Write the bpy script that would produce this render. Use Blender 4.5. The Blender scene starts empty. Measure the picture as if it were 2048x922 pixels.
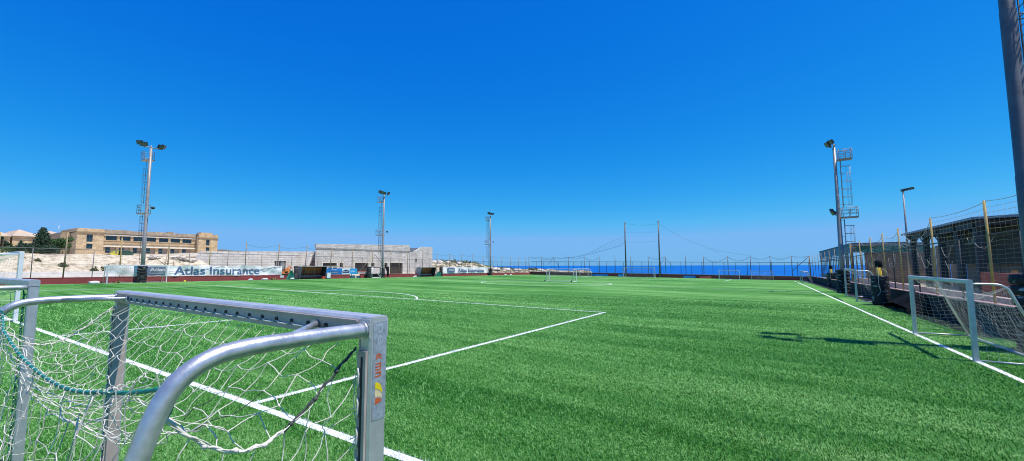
import bpy, math, random
import numpy as np
from math import sin, cos, pi, sqrt, atan2, hypot
from mathutils import Vector, Matrix
random.seed(7); rng = np.random.default_rng(11)
sc = bpy.context.scene
col = sc.collection
R = math.radians

# ------------------------------------------------------------------ camera frame (used to measure real distances)
FPX, YAW, PITCH, ROLL = 829.59, .5523, .0847, -.0029
CAM = np.array([27.208, -3.58, 1.954])
def G(X, Y): return -.0105 * X - .0098 * Y          # the pitch falls away gently
_F = np.array([-sin(YAW)*cos(PITCH), cos(YAW)*cos(PITCH), sin(PITCH)])
_r = np.array([cos(YAW), sin(YAW), 0.]); _u = np.cross(_r, _F)
_r, _u = cos(ROLL)*_r + sin(ROLL)*_u, -sin(ROLL)*_r + cos(ROLL)*_u
def ray(x, y): return _F + (x-1024)/FPX*_r + (461-y)/FPX*_u
def onX(X, x, y): d = ray(x, y); return CAM + (X-CAM[0])/d[0]*d
def onY(Y, x, y): d = ray(x, y); return CAM + (Y-CAM[1])/d[1]*d

# ------------------------------------------------------------------ materials
def srgb(r, g, b):
    f = lambda c: (c/255/12.92 if c/255 <= .04045 else ((c/255+.055)/1.055)**2.4)
    return (f(r), f(g), f(b))
MATS = {}
def mat(name, c, rough=.7, metal=0., var=.25, vscale=6., bump=0., bscale=40., c2=None, spec=.5, stretch=None, trans=0., coat=0.):
    if name in MATS: return MATS[name]
    m = bpy.data.materials.new(name); m.use_nodes = True
    nt = m.node_tree; N = nt.nodes; L = nt.links
    b = N['Principled BSDF']
    b.inputs['Roughness'].default_value = rough
    b.inputs['Metallic'].default_value = metal
    b.inputs['Specular IOR Level'].default_value = spec
    b.inputs['Coat Weight'].default_value = coat
    tc = N.new('ShaderNodeTexCoord'); mp = N.new('ShaderNodeMapping')
    L.new(tc.outputs['Object'], mp.inputs['Vector'])
    if stretch: mp.inputs['Scale'].default_value = stretch
    n = N.new('ShaderNodeTexNoise'); n.inputs['Scale'].default_value = vscale; n.inputs['Detail'].default_value = 6
    n.inputs['Roughness'].default_value = .65
    L.new(mp.outputs[0], n.inputs['Vector'])
    rp = N.new('ShaderNodeValToRGB')
    rp.color_ramp.elements[0].position = .3; rp.color_ramp.elements[1].position = .7
    if c2 is None:
        a = tuple(x*(1-var) for x in c); d = tuple(min(1, x*(1+var*.7)) for x in c)
    else: a, d = c2, c
    rp.color_ramp.elements[0].color = (*a, 1); rp.color_ramp.elements[1].color = (*d, 1)
    L.new(n.outputs['Fac'], rp.inputs['Fac']); L.new(rp.outputs['Color'], b.inputs['Base Color'])
    rr = N.new('ShaderNodeMapRange'); rr.inputs['To Min'].default_value = max(0, rough-.12); rr.inputs['To Max'].default_value = min(1, rough+.12)
    L.new(n.outputs['Fac'], rr.inputs['Value']); L.new(rr.outputs[0], b.inputs['Roughness'])
    if bump:
        n2 = N.new('ShaderNodeTexNoise'); n2.inputs['Scale'].default_value = bscale; n2.inputs['Detail'].default_value = 5
        L.new(mp.outputs[0], n2.inputs['Vector'])
        bp = N.new('ShaderNodeBump'); bp.inputs['Strength'].default_value = 1; bp.inputs['Distance'].default_value = bump
        L.new(n2.outputs['Fac'], bp.inputs['Height']); L.new(bp.outputs[0], b.inputs['Normal'])
    if trans:
        t = N.new('ShaderNodeBsdfTransparent'); mx = N.new('ShaderNodeMixShader'); mx.inputs[0].default_value = trans
        out = N['Material Output']
        L.new(b.outputs[0], mx.inputs[1]); L.new(t.outputs[0], mx.inputs[2]); L.new(mx.outputs[0], out.inputs['Surface'])
    MATS[name] = m
    return m

def block_mat(name, c, mortar, sx, sz, var=.2, axis='YZ', stain=None):
    """coursed block masonry, blocks sx by sz metres"""
    m = bpy.data.materials.new(name); m.use_nodes = True; MATS[name] = m
    nt = m.node_tree; N = nt.nodes; L = nt.links; b = N['Principled BSDF']; b.inputs['Roughness'].default_value = .9
    tc = N.new('ShaderNodeTexCoord'); sp = N.new('ShaderNodeSeparateXYZ'); cb = N.new('ShaderNodeCombineXYZ')
    L.new(tc.outputs['Object'], sp.inputs[0])
    ad = N.new('ShaderNodeMath'); ad.operation = 'ADD'; L.new(sp.outputs['X'], ad.inputs[0]); L.new(sp.outputs['Y'], ad.inputs[1])
    L.new(ad.outputs[0], cb.inputs['X']); L.new(sp.outputs['Z'], cb.inputs['Y'])
    br = N.new('ShaderNodeTexBrick'); L.new(cb.outputs[0], br.inputs['Vector'])
    br.inputs['Scale'].default_value = 1; br.inputs['Brick Width'].default_value = sx; br.inputs['Row Height'].default_value = sz
    br.inputs['Mortar Size'].default_value = .035*sz/.3; br.inputs['Color1'].default_value = (*[x*(1-var) for x in c], 1)
    br.inputs['Color2'].default_value = (*[min(1, x*(1+var*.5)) for x in c], 1); br.inputs['Mortar'].default_value = (*mortar, 1)
    n = N.new('ShaderNodeTexNoise'); n.inputs['Scale'].default_value = .7; n.inputs['Detail'].default_value = 8; n.inputs['Roughness'].default_value = .75
    L.new(tc.outputs['Object'], n.inputs['Vector'])
    rp = N.new('ShaderNodeValToRGB'); rp.color_ramp.elements[0].position = .35; rp.color_ramp.elements[1].position = .62
    rp.color_ramp.elements[0].color = (*(stain or (.6, .56, .5)), 1); rp.color_ramp.elements[1].color = (1, 1, 1, 1)
    L.new(n.outputs['Fac'], rp.inputs['Fac'])
    mx = N.new('ShaderNodeMix'); mx.data_type = 'RGBA'; mx.blend_type = 'MULTIPLY'; mx.inputs[0].default_value = 1
    L.new(br.outputs['Color'], mx.inputs[6]); L.new(rp.outputs['Color'], mx.inputs[7]); L.new(mx.outputs[2], b.inputs['Base Color'])
    n2 = N.new('ShaderNodeTexNoise'); n2.inputs['Scale'].default_value = 5; n2.inputs['Detail'].default_value = 6
    L.new(tc.outputs['Object'], n2.inputs['Vector'])
    bp = N.new('ShaderNodeBump'); bp.inputs['Distance'].default_value = .05; L.new(n2.outputs['Fac'], bp.inputs['Height']); L.new(bp.outputs[0], b.inputs['Normal'])
    return m

GALV = mat('galvanised_steel', (.31, .29, .28), .5, .25, .22, 3, .0006, 60)
ALU = mat('brushed_aluminium', (.60, .60, .60), .42, .55, .18, 9, .0008, 140, stretch=(1, 1, 1))
ALU_R = mat('aluminium_shaded_face', (.52, .42, .36), .55, .15, .2, 8, .0006, 120)  # brown tone holds the warm shade of faces turned from the sun
ALU_T = mat('scuffed_tube', (.58, .58, .58), .36, .7, .3, 14, .0008, 90)
WHITE = mat('white_paint', (.78, .79, .8), .45, 0, .08, 5)
WHITEW = mat('weathered_white_paint', (.66, .67, .68), .5, 0, .15, 4)
BLACK = mat('black_rubber', (.014, .015, .018), .85, 0, .4, 12, spec=.2)
DARK = mat('dark_slot', (.008, .008, .009), .8)
DSTEEL = mat('dark_painted_steel', (.026, .032, .040), .7, 0, .3, 6)
FENCE = mat('rusty_fence_steel', (.20, .155, .11), .65, .3, .4, 3, c2=(.32, .24, .13))
FGREY = mat('grey_fence_steel', (.16, .155, .155), .6, .3, .3, 4)
YELLOW = mat('faded_yellow_paint', (.50, .34, .07), .6, 0, .35, 5, c2=(.30, .23, .13))
WOOD = mat('old_timber', (.46, .34, .2), .8, 0, .3, 8)
CORD = mat('white_net_cord', (.70, .66, .57), .85, 0, .18, 20)
CORDG = mat('grey_net_cord', (.42, .41, .38), .85, 0, .3, 20)
CORDB = mat('dark_net_cord', (.055, .06, .06), .8)
CORDGR = mat('green_net_cord', (.02, .20, .12), .8, 0, .3, 20)
ROPEG = mat('green_rope', (.005, .23, .19), .6, 0, .35, 40, .002, 300)
RED = mat('red_painted_render', (.36, .052, .055), .8, 0, .35, 1.2, .004, 14, c2=(.24, .05, .045))
REDCAP = mat('faded_wall_cap', (.45, .27, .24), .85, 0, .3, 2)
LIMEW = mat('whitewashed_wall', (.82, .79, .73), .85, 0, .18, 1.5, .01, 8)
LIME = block_mat('limestone_blocks', (.78, .58, .35), (.58, .43, .26), .9, .45, .2, stain=(.74, .66, .56))
LIMED = mat('weathered_limestone_trim', (.46, .34, .21), .9, 0, .5, 1.2, .02, 6, c2=(.27, .20, .13))
LIMEL = mat('pale_limestone_trim', (.80, .74, .62), .85, 0, .12, 2)
GBLOCK = block_mat('grey_concrete_blocks', (.71, .67, .61), (.46, .43, .39), .9, .32, .16, stain=(.70, .68, .66))
PBLOCK = block_mat('pale_stone_blocks', (.76, .72, .66), (.50, .47, .43), 1.6, .45, .12, stain=(.75, .72, .68))
SHEDR = mat('sandy_roof', (.56, .42, .30), .85, 0, .2, .5)
GLASS = mat('dark_window_glass', (.025, .055, .07), .12, 0, .5, .8, spec=.7)
FRAMEM = mat('window_frame_teal', (.08, .14, .15), .5)
CLOTH = mat('banner_cloth', (.93, .86, .86), .8, 0, .06, 1.2, .06, 1.3, spec=.2)
LETTER = mat('banner_blue_grey_ink', (.10, .165, .30), .75, 0, .2, 3)
NAVYB = mat('banner_logo_blue', (.11, .16, .27), .7, 0, .3, 3)
BLUEB = mat('banner_bright_blue', (.02, .19, .55), .55, 0, .25, 1.5)
BLUEB2 = mat('banner_sky_blue', (.03, .33, .68), .55, 0, .15, 1.5)
NAVY = mat('banner_navy', (.01, .04, .16), .6)
REDB = mat('board_red', (.62, .09, .06), .6, 0, .2, 3)
MAROON = mat('dugout_brown_panel', (.50, .10, .055), .6, 0, .35, 3)
BENCH = mat('dugout_bench_blue_grey', (.28, .40, .50), .5, 0, .2, 6)
SHELL = mat('dugout_shell_grey', (.35, .36, .38), .5, .2, .3, 3)
ORANGE = mat('digger_orange', (.72, .24, .05), .5, 0, .2, 3)
DYEL = mat('digger_yellow', (.75, .62, .04), .5, 0, .2, 3)
DGREEN = mat('dark_green_paint', (.03, .09, .06), .6, 0, .3, 3)
GTARP = mat('green_tarpaulin', (.01, .16, .11), .6, 0, .3, 3)
BTARP = mat('black_tarpaulin', (.008, .008, .010), .9, 0, .5, 3, .02, 6, spec=.1)
RUBBLE = mat('pale_rubble', (.62, .55, .46), .9, 0, .35, 3)
LEAF = mat('conifer_foliage', (.028, .075, .036), .75, 0, .6, 1.3)
LEAF2 = mat('broadleaf_foliage', (.06, .13, .035), .7, 0, .5, 1.3)
SCRUB = mat('dry_scrub', (.15, .16, .055), .85, 0, .5, 1.2)
WEED = mat('dry_weeds', (.30, .22, .08), .85, 0, .5, 3)
TRUNK = mat('tree_bark', (.12, .085, .055), .9)
CBLUE = mat('blue_fascia_sheet', (.06, .16, .22), .55, .2, .25, .6)
CDARK = mat('canopy_roof_sheet', (.035, .05, .06), .5, .3, .3, 1)
CEDGE = mat('canopy_edge_metal', (.14, .21, .27), .45, .4, .2, 1)
GREENNET = mat('green_shade_net', (.02, .15, .11), .8, 0, .3, 2, trans=.25)
BROWNSLAT = mat('brown_slatted_sheet', (.23, .17, .12), .8, 0, .3, 2)
CONC = mat('concrete', (.42, .40, .37), .9, 0, .25, 2, .004, 20)
PINKCONC = mat('pink_weathered_concrete', (.55, .40, .35), .9, 0, .25, 1.5)
STICKER = mat('worn_sticker_film', (.40, .44, .50), .45, .35, .35, 60, .0012, 180)
SORANGE = mat('sticker_orange', (.55, .11, .03), .5, 0, .2, 60)
SYELLOW = mat('sticker_yellow', (.80, .60, .01), .5, 0, .1, 60)
SSAND = mat('sticker_sand', (.75, .60, .33), .5, 0, .1, 60)
CLEAR = mat('cab_glass', (.25, .3, .32), .1, 0, .2, 3, trans=.55)
MESHT = mat('far_mesh_sheet', (.20, .19, .18), .7, .2, .2, 3, trans=.94)
MESHB = mat('blue_net_sheet', (.05, .07, .12), .8, 0, .2, 3, trans=.955)
FLOOD = mat('floodlight_housing', (.03, .035, .045), .45, .3, .3, 10)
LENS = mat('floodlight_lens', (.10, .12, .15), .1, .2, .1, 3)

# ------------------------------------------------------------------ mesh building
class MB:
    def __init__(s): s.v = []; s.f = []; s.mi = []; s.mats = []; s.cur = 0; s.sm = []
    def use(s, m):
        if m not in s.mats: s.mats.append(m)
        s.cur = s.mats.index(m); return s
    def face(s, idx, smooth=False): s.f.append(tuple(idx)); s.mi.append(s.cur); s.sm.append(smooth)
    def box(s, x0, x1, y0, y1, z0, z1):
        b = len(s.v)
        s.v += [(x, y, z) for z in (z0, z1) for y in (y0, y1) for x in (x0, x1)]
        for q in ((0,2,3,1),(4,5,7,6),(0,1,5,4),(2,6,7,3),(0,4,6,2),(1,3,7,5)): s.face([b+i for i in q])
        return s
    def bbox(s, x0, x1, y0, y1, z0, z1, c=.006):
        """box with chamfered vertical/long edges (octagon section along the longest axis)"""
        d = [x1-x0, y1-y0, z1-z0]; a = d.index(max(d)); o = [i for i in range(3) if i != a]
        lo = [x0, y0, z0]; hi = [x1, y1, z1]
        p, q = o
        sec = [(lo[p]+c, lo[q]), (hi[p]-c, lo[q]), (hi[p], lo[q]+c), (hi[p], hi[q]-c), (hi[p]-c, hi[q]), (lo[p]+c, hi[q]), (lo[p], hi[q]-c), (lo[p], lo[q]+c)]
        b = len(s.v)
        for e in (lo[a], hi[a]):
            for t in sec:
                P = [0, 0, 0]; P[a] = e; P[p] = t[0]; P[q] = t[1]; s.v.append(tuple(P))
        for i in range(8): j = (i+1) % 8; s.face((b+i, b+j, b+8+j, b+8+i))
        s.face([b+i for i in range(8)][::-1]); s.face([b+8+i for i in range(8)])
        return s
    def obox(s, c, ex, ey, ez):
        """oriented box: centre, three half-edge vectors"""
        c, ex, ey, ez = map(Vector, (c, ex, ey, ez)); b = len(s.v)
        for k in (-1, 1):
            for j in (-1, 1):
                for i in (-1, 1): s.v.append(tuple(c+ex*i+ey*j+ez*k))
        for q in ((0,2,3,1),(4,5,7,6),(0,1,5,4),(2,6,7,3),(0,4,6,2),(1,3,7,5)): s.face([b+i for i in q])
        return s
    def tube(s, pts, r, n=8, cap=True, smooth=True):
        P = [Vector(p) for p in pts]; k = len(P)
        rr = r if isinstance(r, (list, tuple)) else [r]*k
        t0 = (P[1]-P[0]).normalized()
        nx = t0.orthogonal().normalized(); b = len(s.v)
        for i in range(k):
            t = (P[min(i+1, k-1)]-P[max(i-1, 0)])
            if t.length < 1e-9: t = t0
            t.normalize(); nx = (nx - t*nx.dot(t))
            nx = nx.normalized() if nx.length > 1e-6 else t.orthogonal().normalized()
            ny = t.cross(nx)
            for j in range(n):
                a = 2*pi*j/n; s.v.append(tuple(P[i]+(nx*cos(a)+ny*sin(a))*rr[i]))
        for i in range(k-1):
            for j in range(n):
                j2 = (j+1) % n; s.face((b+i*n+j, b+i*n+j2, b+(i+1)*n+j2, b+(i+1)*n+j), smooth)
        if cap:
            s.face([b+j for j in range(n)][::-1]); s.face([b+(k-1)*n+j for j in range(n)])
        return s
    def lathe(s, prof, cx, cy, n=16, smooth=True, cap=True):
        b = len(s.v)
        for r, z in prof:
            for j in range(n): a = 2*pi*j/n; s.v.append((cx+r*cos(a), cy+r*sin(a), z))
        for i in range(len(prof)-1):
            for j in range(n): j2 = (j+1) % n; s.face((b+i*n+j, b+i*n+j2, b+(i+1)*n+j2, b+(i+1)*n+j), smooth)
        if cap:
            s.face([b+j for j in range(n)][::-1]); s.face([b+(len(prof)-1)*n+j for j in range(n)])
        return s
    def prism(s, poly, axis, a0, a1):
        """polygon in the plane across `axis`, extruded from a0 to a1"""
        b = len(s.v); n = len(poly)
        for a in (a0, a1):
            for p, q in poly:
                s.v.append({'x': (a, p, q), 'y': (p, a, q), 'z': (p, q, a)}[axis])
        s.face([b+i for i in range(n)][::-1]); s.face([b+n+i for i in range(n)])
        for i in range(n): j = (i+1) % n; s.face((b+i, b+j, b+n+j, b+n+i))
        return s
    def quad(s, a, b_, c, d):
        b = len(s.v); s.v += [tuple(a), tuple(b_), tuple(c), tuple(d)]; s.face((b, b+1, b+2, b+3)); return s
    def grid(s, fn, nu, nv, smooth=True):
        b = len(s.v)
        for j in range(nv+1):
            for i in range(nu+1): s.v.append(tuple(fn(i/nu, j/nv)))
        for j in range(nv):
            for i in range(nu):
                a = b+j*(nu+1)+i; s.face((a, a+1, a+nu+2, a+nu+1), smooth)
        return s
    def blob(s, c, rx, ry, rz, n=10, m=6, jit=.0):
        b = len(s.v)
        for i in range(m+1):
            ph = pi*i/m - pi/2
            for j in range(n):
                a = 2*pi*j/n; k = 1+random.uniform(-jit, jit)
                s.v.append((c[0]+rx*cos(ph)*cos(a)*k, c[1]+ry*cos(ph)*sin(a)*k, c[2]+rz*sin(ph)*k))
        for i in range(m):
            for j in range(n): j2 = (j+1) % n; s.face((b+i*n+j, b+i*n+j2, b+(i+1)*n+j2, b+(i+1)*n+j), True)
        return s
    def build(s, name, m=None, parent=None, label=None):
        me = bpy.data.meshes.new(name); me.from_pydata(s.v, [], s.f)
        if s.mats:
            for x in s.mats: me.materials.append(x)
            me.polygons.foreach_set('material_index', s.mi)
        else: me.materials.append(m)
        me.polygons.foreach_set('use_smooth', s.sm)
        me.update()
        o = bpy.data.objects.new(name, me); col.objects.link(o)
        if parent is not None: o.parent = parent
        if label: o['label'] = label
        return o

def tag(o, label, cat, group=None):
    o['label'] = label; o['category'] = cat
    if group: o['group'] = group
    return o
def empty(name, label, cat, loc=(0, 0, 0), rz=0, group=None):
    o = bpy.data.objects.new(name, None); col.objects.link(o); o.location = loc; o.rotation_euler = (0, 0, rz)
    o.empty_display_size = .3
    return tag(o, label, cat, group)
def struct(o): o['kind'] = 'structure'; return o

def text_obj(name, body, height, m, parent, org, ux, uy, width=None, warp=None, depth=.004, bold=0):
    """lettering as thin raised mesh; ux, uy are the reading and up directions"""
    cu = bpy.data.curves.new(name, 'FONT'); cu.body = body; cu.size = 1; cu.extrude = depth; cu.offset = bold
    cu.resolution_u = 3
    t = bpy.data.objects.new('tmp', cu); col.objects.link(t)
    dg = bpy.context.evaluated_depsgraph_get(); me = bpy.data.meshes.new_from_object(t.evaluated_get(dg))
    col.objects.unlink(t); bpy.data.objects.remove(t); bpy.data.curves.remove(cu)
    n = len(me.vertices); co = np.zeros(n*3); me.vertices.foreach_get('co', co); co = co.reshape(-1, 3)
    x0, x1 = co[:, 0].min(), co[:, 0].max(); y0, y1 = co[:, 1].min(), co[:, 1].max()
    sy = height/(y1-y0); sx = width/(x1-x0) if width else sy
    ux = np.array(ux, float); uy = np.array(uy, float); un = np.cross(ux, uy)
    P = np.array(org)[None] + ((co[:, 0]-x0)*sx)[:, None]*ux + ((co[:, 1]-y0)*sy)[:, None]*uy + (co[:, 2])[:, None]*un
    if warp: P = np.array([warp(p) for p in P])
    me.vertices.foreach_set('co', P.ravel()); me.materials.clear(); me.materials.append(m); me.update()
    me.name = name
    o = bpy.data.objects.new(name, me); col.objects.link(o)
    if parent is not None: o.parent = parent
    return o

# ------------------------------------------------------------------ camera, light, sky
cd = bpy.data.cameras.new('camera'); cam = bpy.data.objects.new('camera', cd); col.objects.link(cam); sc.camera = cam
cd.sensor_width = 36; cd.lens = FPX/2048*36; cd.clip_start = .05; cd.clip_end = 200000
M = Matrix.Identity(4)
for i, v in enumerate((_r, _u, -_F)):
    for j in range(3): M[j][i] = v[j]
for j in range(3): M[j][3] = CAM[j]
cam.matrix_world = M

SUN_EL = R(69); sd = Vector((.978*cos(SUN_EL), .208*cos(SUN_EL), sin(SUN_EL)))
sl = bpy.data.lights.new('sun', 'SUN'); sl.energy = 4.6; sl.angle = R(.53); sl.color = (1, .955, .88)
so = bpy.data.objects.new('sun', sl); col.objects.link(so); so.rotation_euler = sd.to_track_quat('Z', 'Y').to_euler()
w = bpy.data.worlds.new('World'); sc.world = w; w.use_nodes = True
N = w.node_tree.nodes; L = w.node_tree.links; bg = N['Background']
sky = N.new('ShaderNodeTexSky'); sky.sky_type = 'NISHITA'; sky.sun_disc = False
sky.sun_elevation = SUN_EL; sky.sun_rotation = atan2(sd.x, sd.y); sky.altitude = 60
sky.air_density = 1.0; sky.dust_density = .05; sky.ozone_density = 4.0
sep = N.new('ShaderNodeSeparateColor'); com = N.new('ShaderNodeCombineColor'); L.new(sky.outputs[0], sep.inputs[0])
K = .13*2**.25
for ch, pre, ex, post in ((0, .34*K, 2.9, 11.7/K), (1, .86*K, 1.0, .67/K), (2, 1.45*K, .36, .708/.773**.36/K)):   # deep Mediterranean blue, paler only at the horizon
    a = N.new('ShaderNodeMath'); a.operation = 'MULTIPLY'; a.inputs[1].default_value = pre
    p = N.new('ShaderNodeMath'); p.operation = 'POWER'; p.inputs[1].default_value = ex
    q = N.new('ShaderNodeMath'); q.operation = 'MULTIPLY'; q.inputs[1].default_value = post
    L.new(sep.outputs[ch], a.inputs[0]); L.new(a.outputs[0], p.inputs[0]); L.new(p.outputs[0], q.inputs[0])
    mn = N.new('ShaderNodeMath'); mn.operation = 'MINIMUM'; mn.inputs[1].default_value = (.19/K, .475/K, 9.)[ch]; L.new(q.outputs[0], mn.inputs[0]); L.new(mn.outputs[0], com.inputs[ch])
L.new(com.outputs[0], bg.inputs['Color']); bg.inputs['Strength'].default_value = .13
sc.view_settings.view_transform = 'Standard'; sc.view_settings.look = 'None'
sc.cycles.filter_width = 1.05
sc.view_settings.exposure = 0.25; sc.view_settings.gamma = 1

# ------------------------------------------------------------------ turf, terrain, sea
def turf_material():
    m = bpy.data.materials.new('artificial_turf'); m.use_nodes = True
    nt = m.node_tree; N = nt.nodes; L = nt.links; b = N['Principled BSDF']
    b.inputs['Roughness'].default_value = .8; b.inputs['Specular IOR Level'].default_value = .1
    tc = N.new('ShaderNodeTexCoord')
    def noise(scale, stretch=(1, 1, 1), det=4, rough=.6):
        mp = N.new('ShaderNodeMapping'); mp.inputs['Scale'].default_value = stretch; L.new(tc.outputs['Object'], mp.inputs[0])
        n = N.new('ShaderNodeTexNoise'); n.inputs['Scale'].default_value = scale; n.inputs['Detail'].default_value = det
        n.inputs['Roughness'].default_value = rough; L.new(mp.outputs[0], n.inputs['Vector']); return n.outputs['Fac']
    def mul(a, k, off=0.):
        x = N.new('ShaderNodeMath'); x.operation = 'MULTIPLY_ADD'; L.new(a, x.inputs[0]); x.inputs[1].default_value = k; x.inputs[2].default_value = off; return x.outputs[0]
    def add(a, c):
        x = N.new('ShaderNodeMath'); x.operation = 'ADD'; L.new(a, x.inputs[0]); L.new(c, x.inputs[1]); return x.outputs[0]
    big = mul(noise(.10, (.35, 1.5, 1)), 1.3, -.65)          # wear and nap patches
    mid = mul(noise(.8, (.14, 1.9, 1), 6), 1.55, -.775)       # streaks of flattened pile across the pitch
    tuft = mul(noise(20, (1, 1, 1), 5, .8), 2.2, -1.1)     # tufts
    fine = mul(noise(90, (1, 1, 1), 3, .8), 1.2, -.6)
    t = add(add(mul(big, .75), mul(mid, .65)), add(mul(tuft, 1.0), mul(fine, .8)))
    t = mul(t, 1.0, .49)
    rp = N.new('ShaderNodeValToRGB'); e = rp.color_ramp.elements
    e[0].position = .15; e[0].color = (.006, .075, .004, 1); e[1].position = .85; e[1].color = (.27, .50, .17, 1)
    k = rp.color_ramp.elements.new(.5); k.color = (.066, .24, .036, 1)
    L.new(t, rp.inputs['Fac']); L.new(rp.outputs['Color'], b.inputs['Base Color'])
    bp = N.new('ShaderNodeBump'); bp.inputs['Distance'].default_value = .02; bp.inputs['Strength'].default_value = .9
    L.new(add(tuft, fine), bp.inputs['Height']); L.new(bp.outputs[0], b.inputs['Normal'])
    return m
TURF = turf_material()
mb = MB()
X0, X1, Y0, Y1 = -32.9, 34.1, -25, 104.4
def gq(mb, x0, x1, y0, y1, dz): mb.quad((x0, y0, G(x0, y0)+dz), (x1, y0, G(x1, y0)+dz), (x1, y1, G(x1, y1)+dz), (x0, y1, G(x0, y1)+dz))
gq(mb, X0, X1, Y0, Y1, 0)
struct(mb.build('pitch_turf', TURF))

# painted lines ------------------------------------------------------
LX, LY = 31.5, 99.3; W5 = .065
segs = []    # axis-aligned rectangles
def lineX(y, x0, x1): segs.append((x0-W5, x1+W5, y-W5, y+W5))
def lineY(x, y0, y1): segs.append((x-W5, x+W5, y0+W5, y1-W5))
lineX(0, -LX, LX); lineX(LY, -LX, LX); lineX(LY/2, -LX, LX); lineY(LX, 0, LY); lineY(-LX, 0, LY)
lineX(16.6, -20.16, 20.16); lineY(20.16, 0, 16.6); lineY(-20.16, 0, 16.6)
lineX(5.5, -9.16, 9.16); lineY(9.16, 0, 5.5); lineY(-9.16, 0, 5.5)
lineX(LY-16.5, -20.16, 20.16); lineY(20.16, LY-16.5, LY); lineY(-20.16, LY-16.5, LY)
lineX(LY-5.5, -9.16, 9.16); lineY(9.16, LY-5.5, LY); lineY(-9.16, LY-5.5, LY)
arcs = [(0, LY/2, 9.15, 0, 2*pi, 120), (0, 11.1, 9.15, R(37), R(143), 50), (0, LY-11, 9.15, R(217), R(323), 50),
        (LX, 0, 1, R(90), R(180), 10), (LX, LY, 1, R(180), R(270), 10), (-LX, 0, 1, 0, R(90), 10), (-LX, LY, 1, R(270), R(360), 10)]
def line_material():
    m = bpy.data.materials.new('line_fibre'); m.use_nodes = True; nt = m.node_tree; N = nt.nodes; L = nt.links; b = N['Principled BSDF']
    b.inputs['Roughness'].default_value = .8
    tc = N.new('ShaderNodeTexCoord'); n = N.new('ShaderNodeTexNoise'); n.inputs['Scale'].default_value = 45; n.inputs['Detail'].default_value = 5; n.inputs['Roughness'].default_value = .8
    L.new(tc.outputs['Object'], n.inputs['Vector']); rp = N.new('ShaderNodeValToRGB')
    e = rp.color_ramp.elements; e[0].position = .24; e[0].color = (.22, .40, .26, 1); e[1].position = .40; e[1].color = (.80, .84, .83, 1)
    L.new(n.outputs['Fac'], rp.inputs['Fac']); L.new(rp.outputs['Color'], b.inputs['Base Color'])
    return m
LINE = line_material()
mb = MB()
for i, s in enumerate(segs): gq(mb, *s, .004+.0005*(i % 5))
for (cx, cy, r, a0, a1, n) in arcs:
    for i in range(n):
        A, B = a0+(a1-a0)*i/n, a0+(a1-a0)*(i+1)/n
        q = [(cx+rr*cos(a), cy+rr*sin(a)) for rr, a in ((r-W5, A), (r+W5, A), (r+W5, B), (r-W5, B))]
        mb.quad(*[(x, y, G(x, y)+.0068) for x, y in q])
for (cx, cy) in ((0, 11.1), (0, LY-11), (0, LY/2)):
    q = [(cx+.11*cos(a), cy+.11*sin(a)) for a in np.linspace(0, 2*pi, 13)[:-1]]
    b = len(mb.v); mb.v += [(x, y, G(x, y)+.009) for x, y in q]; mb.face(range(b, b+12))
struct(mb.build('pitch_lines', LINE))

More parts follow.
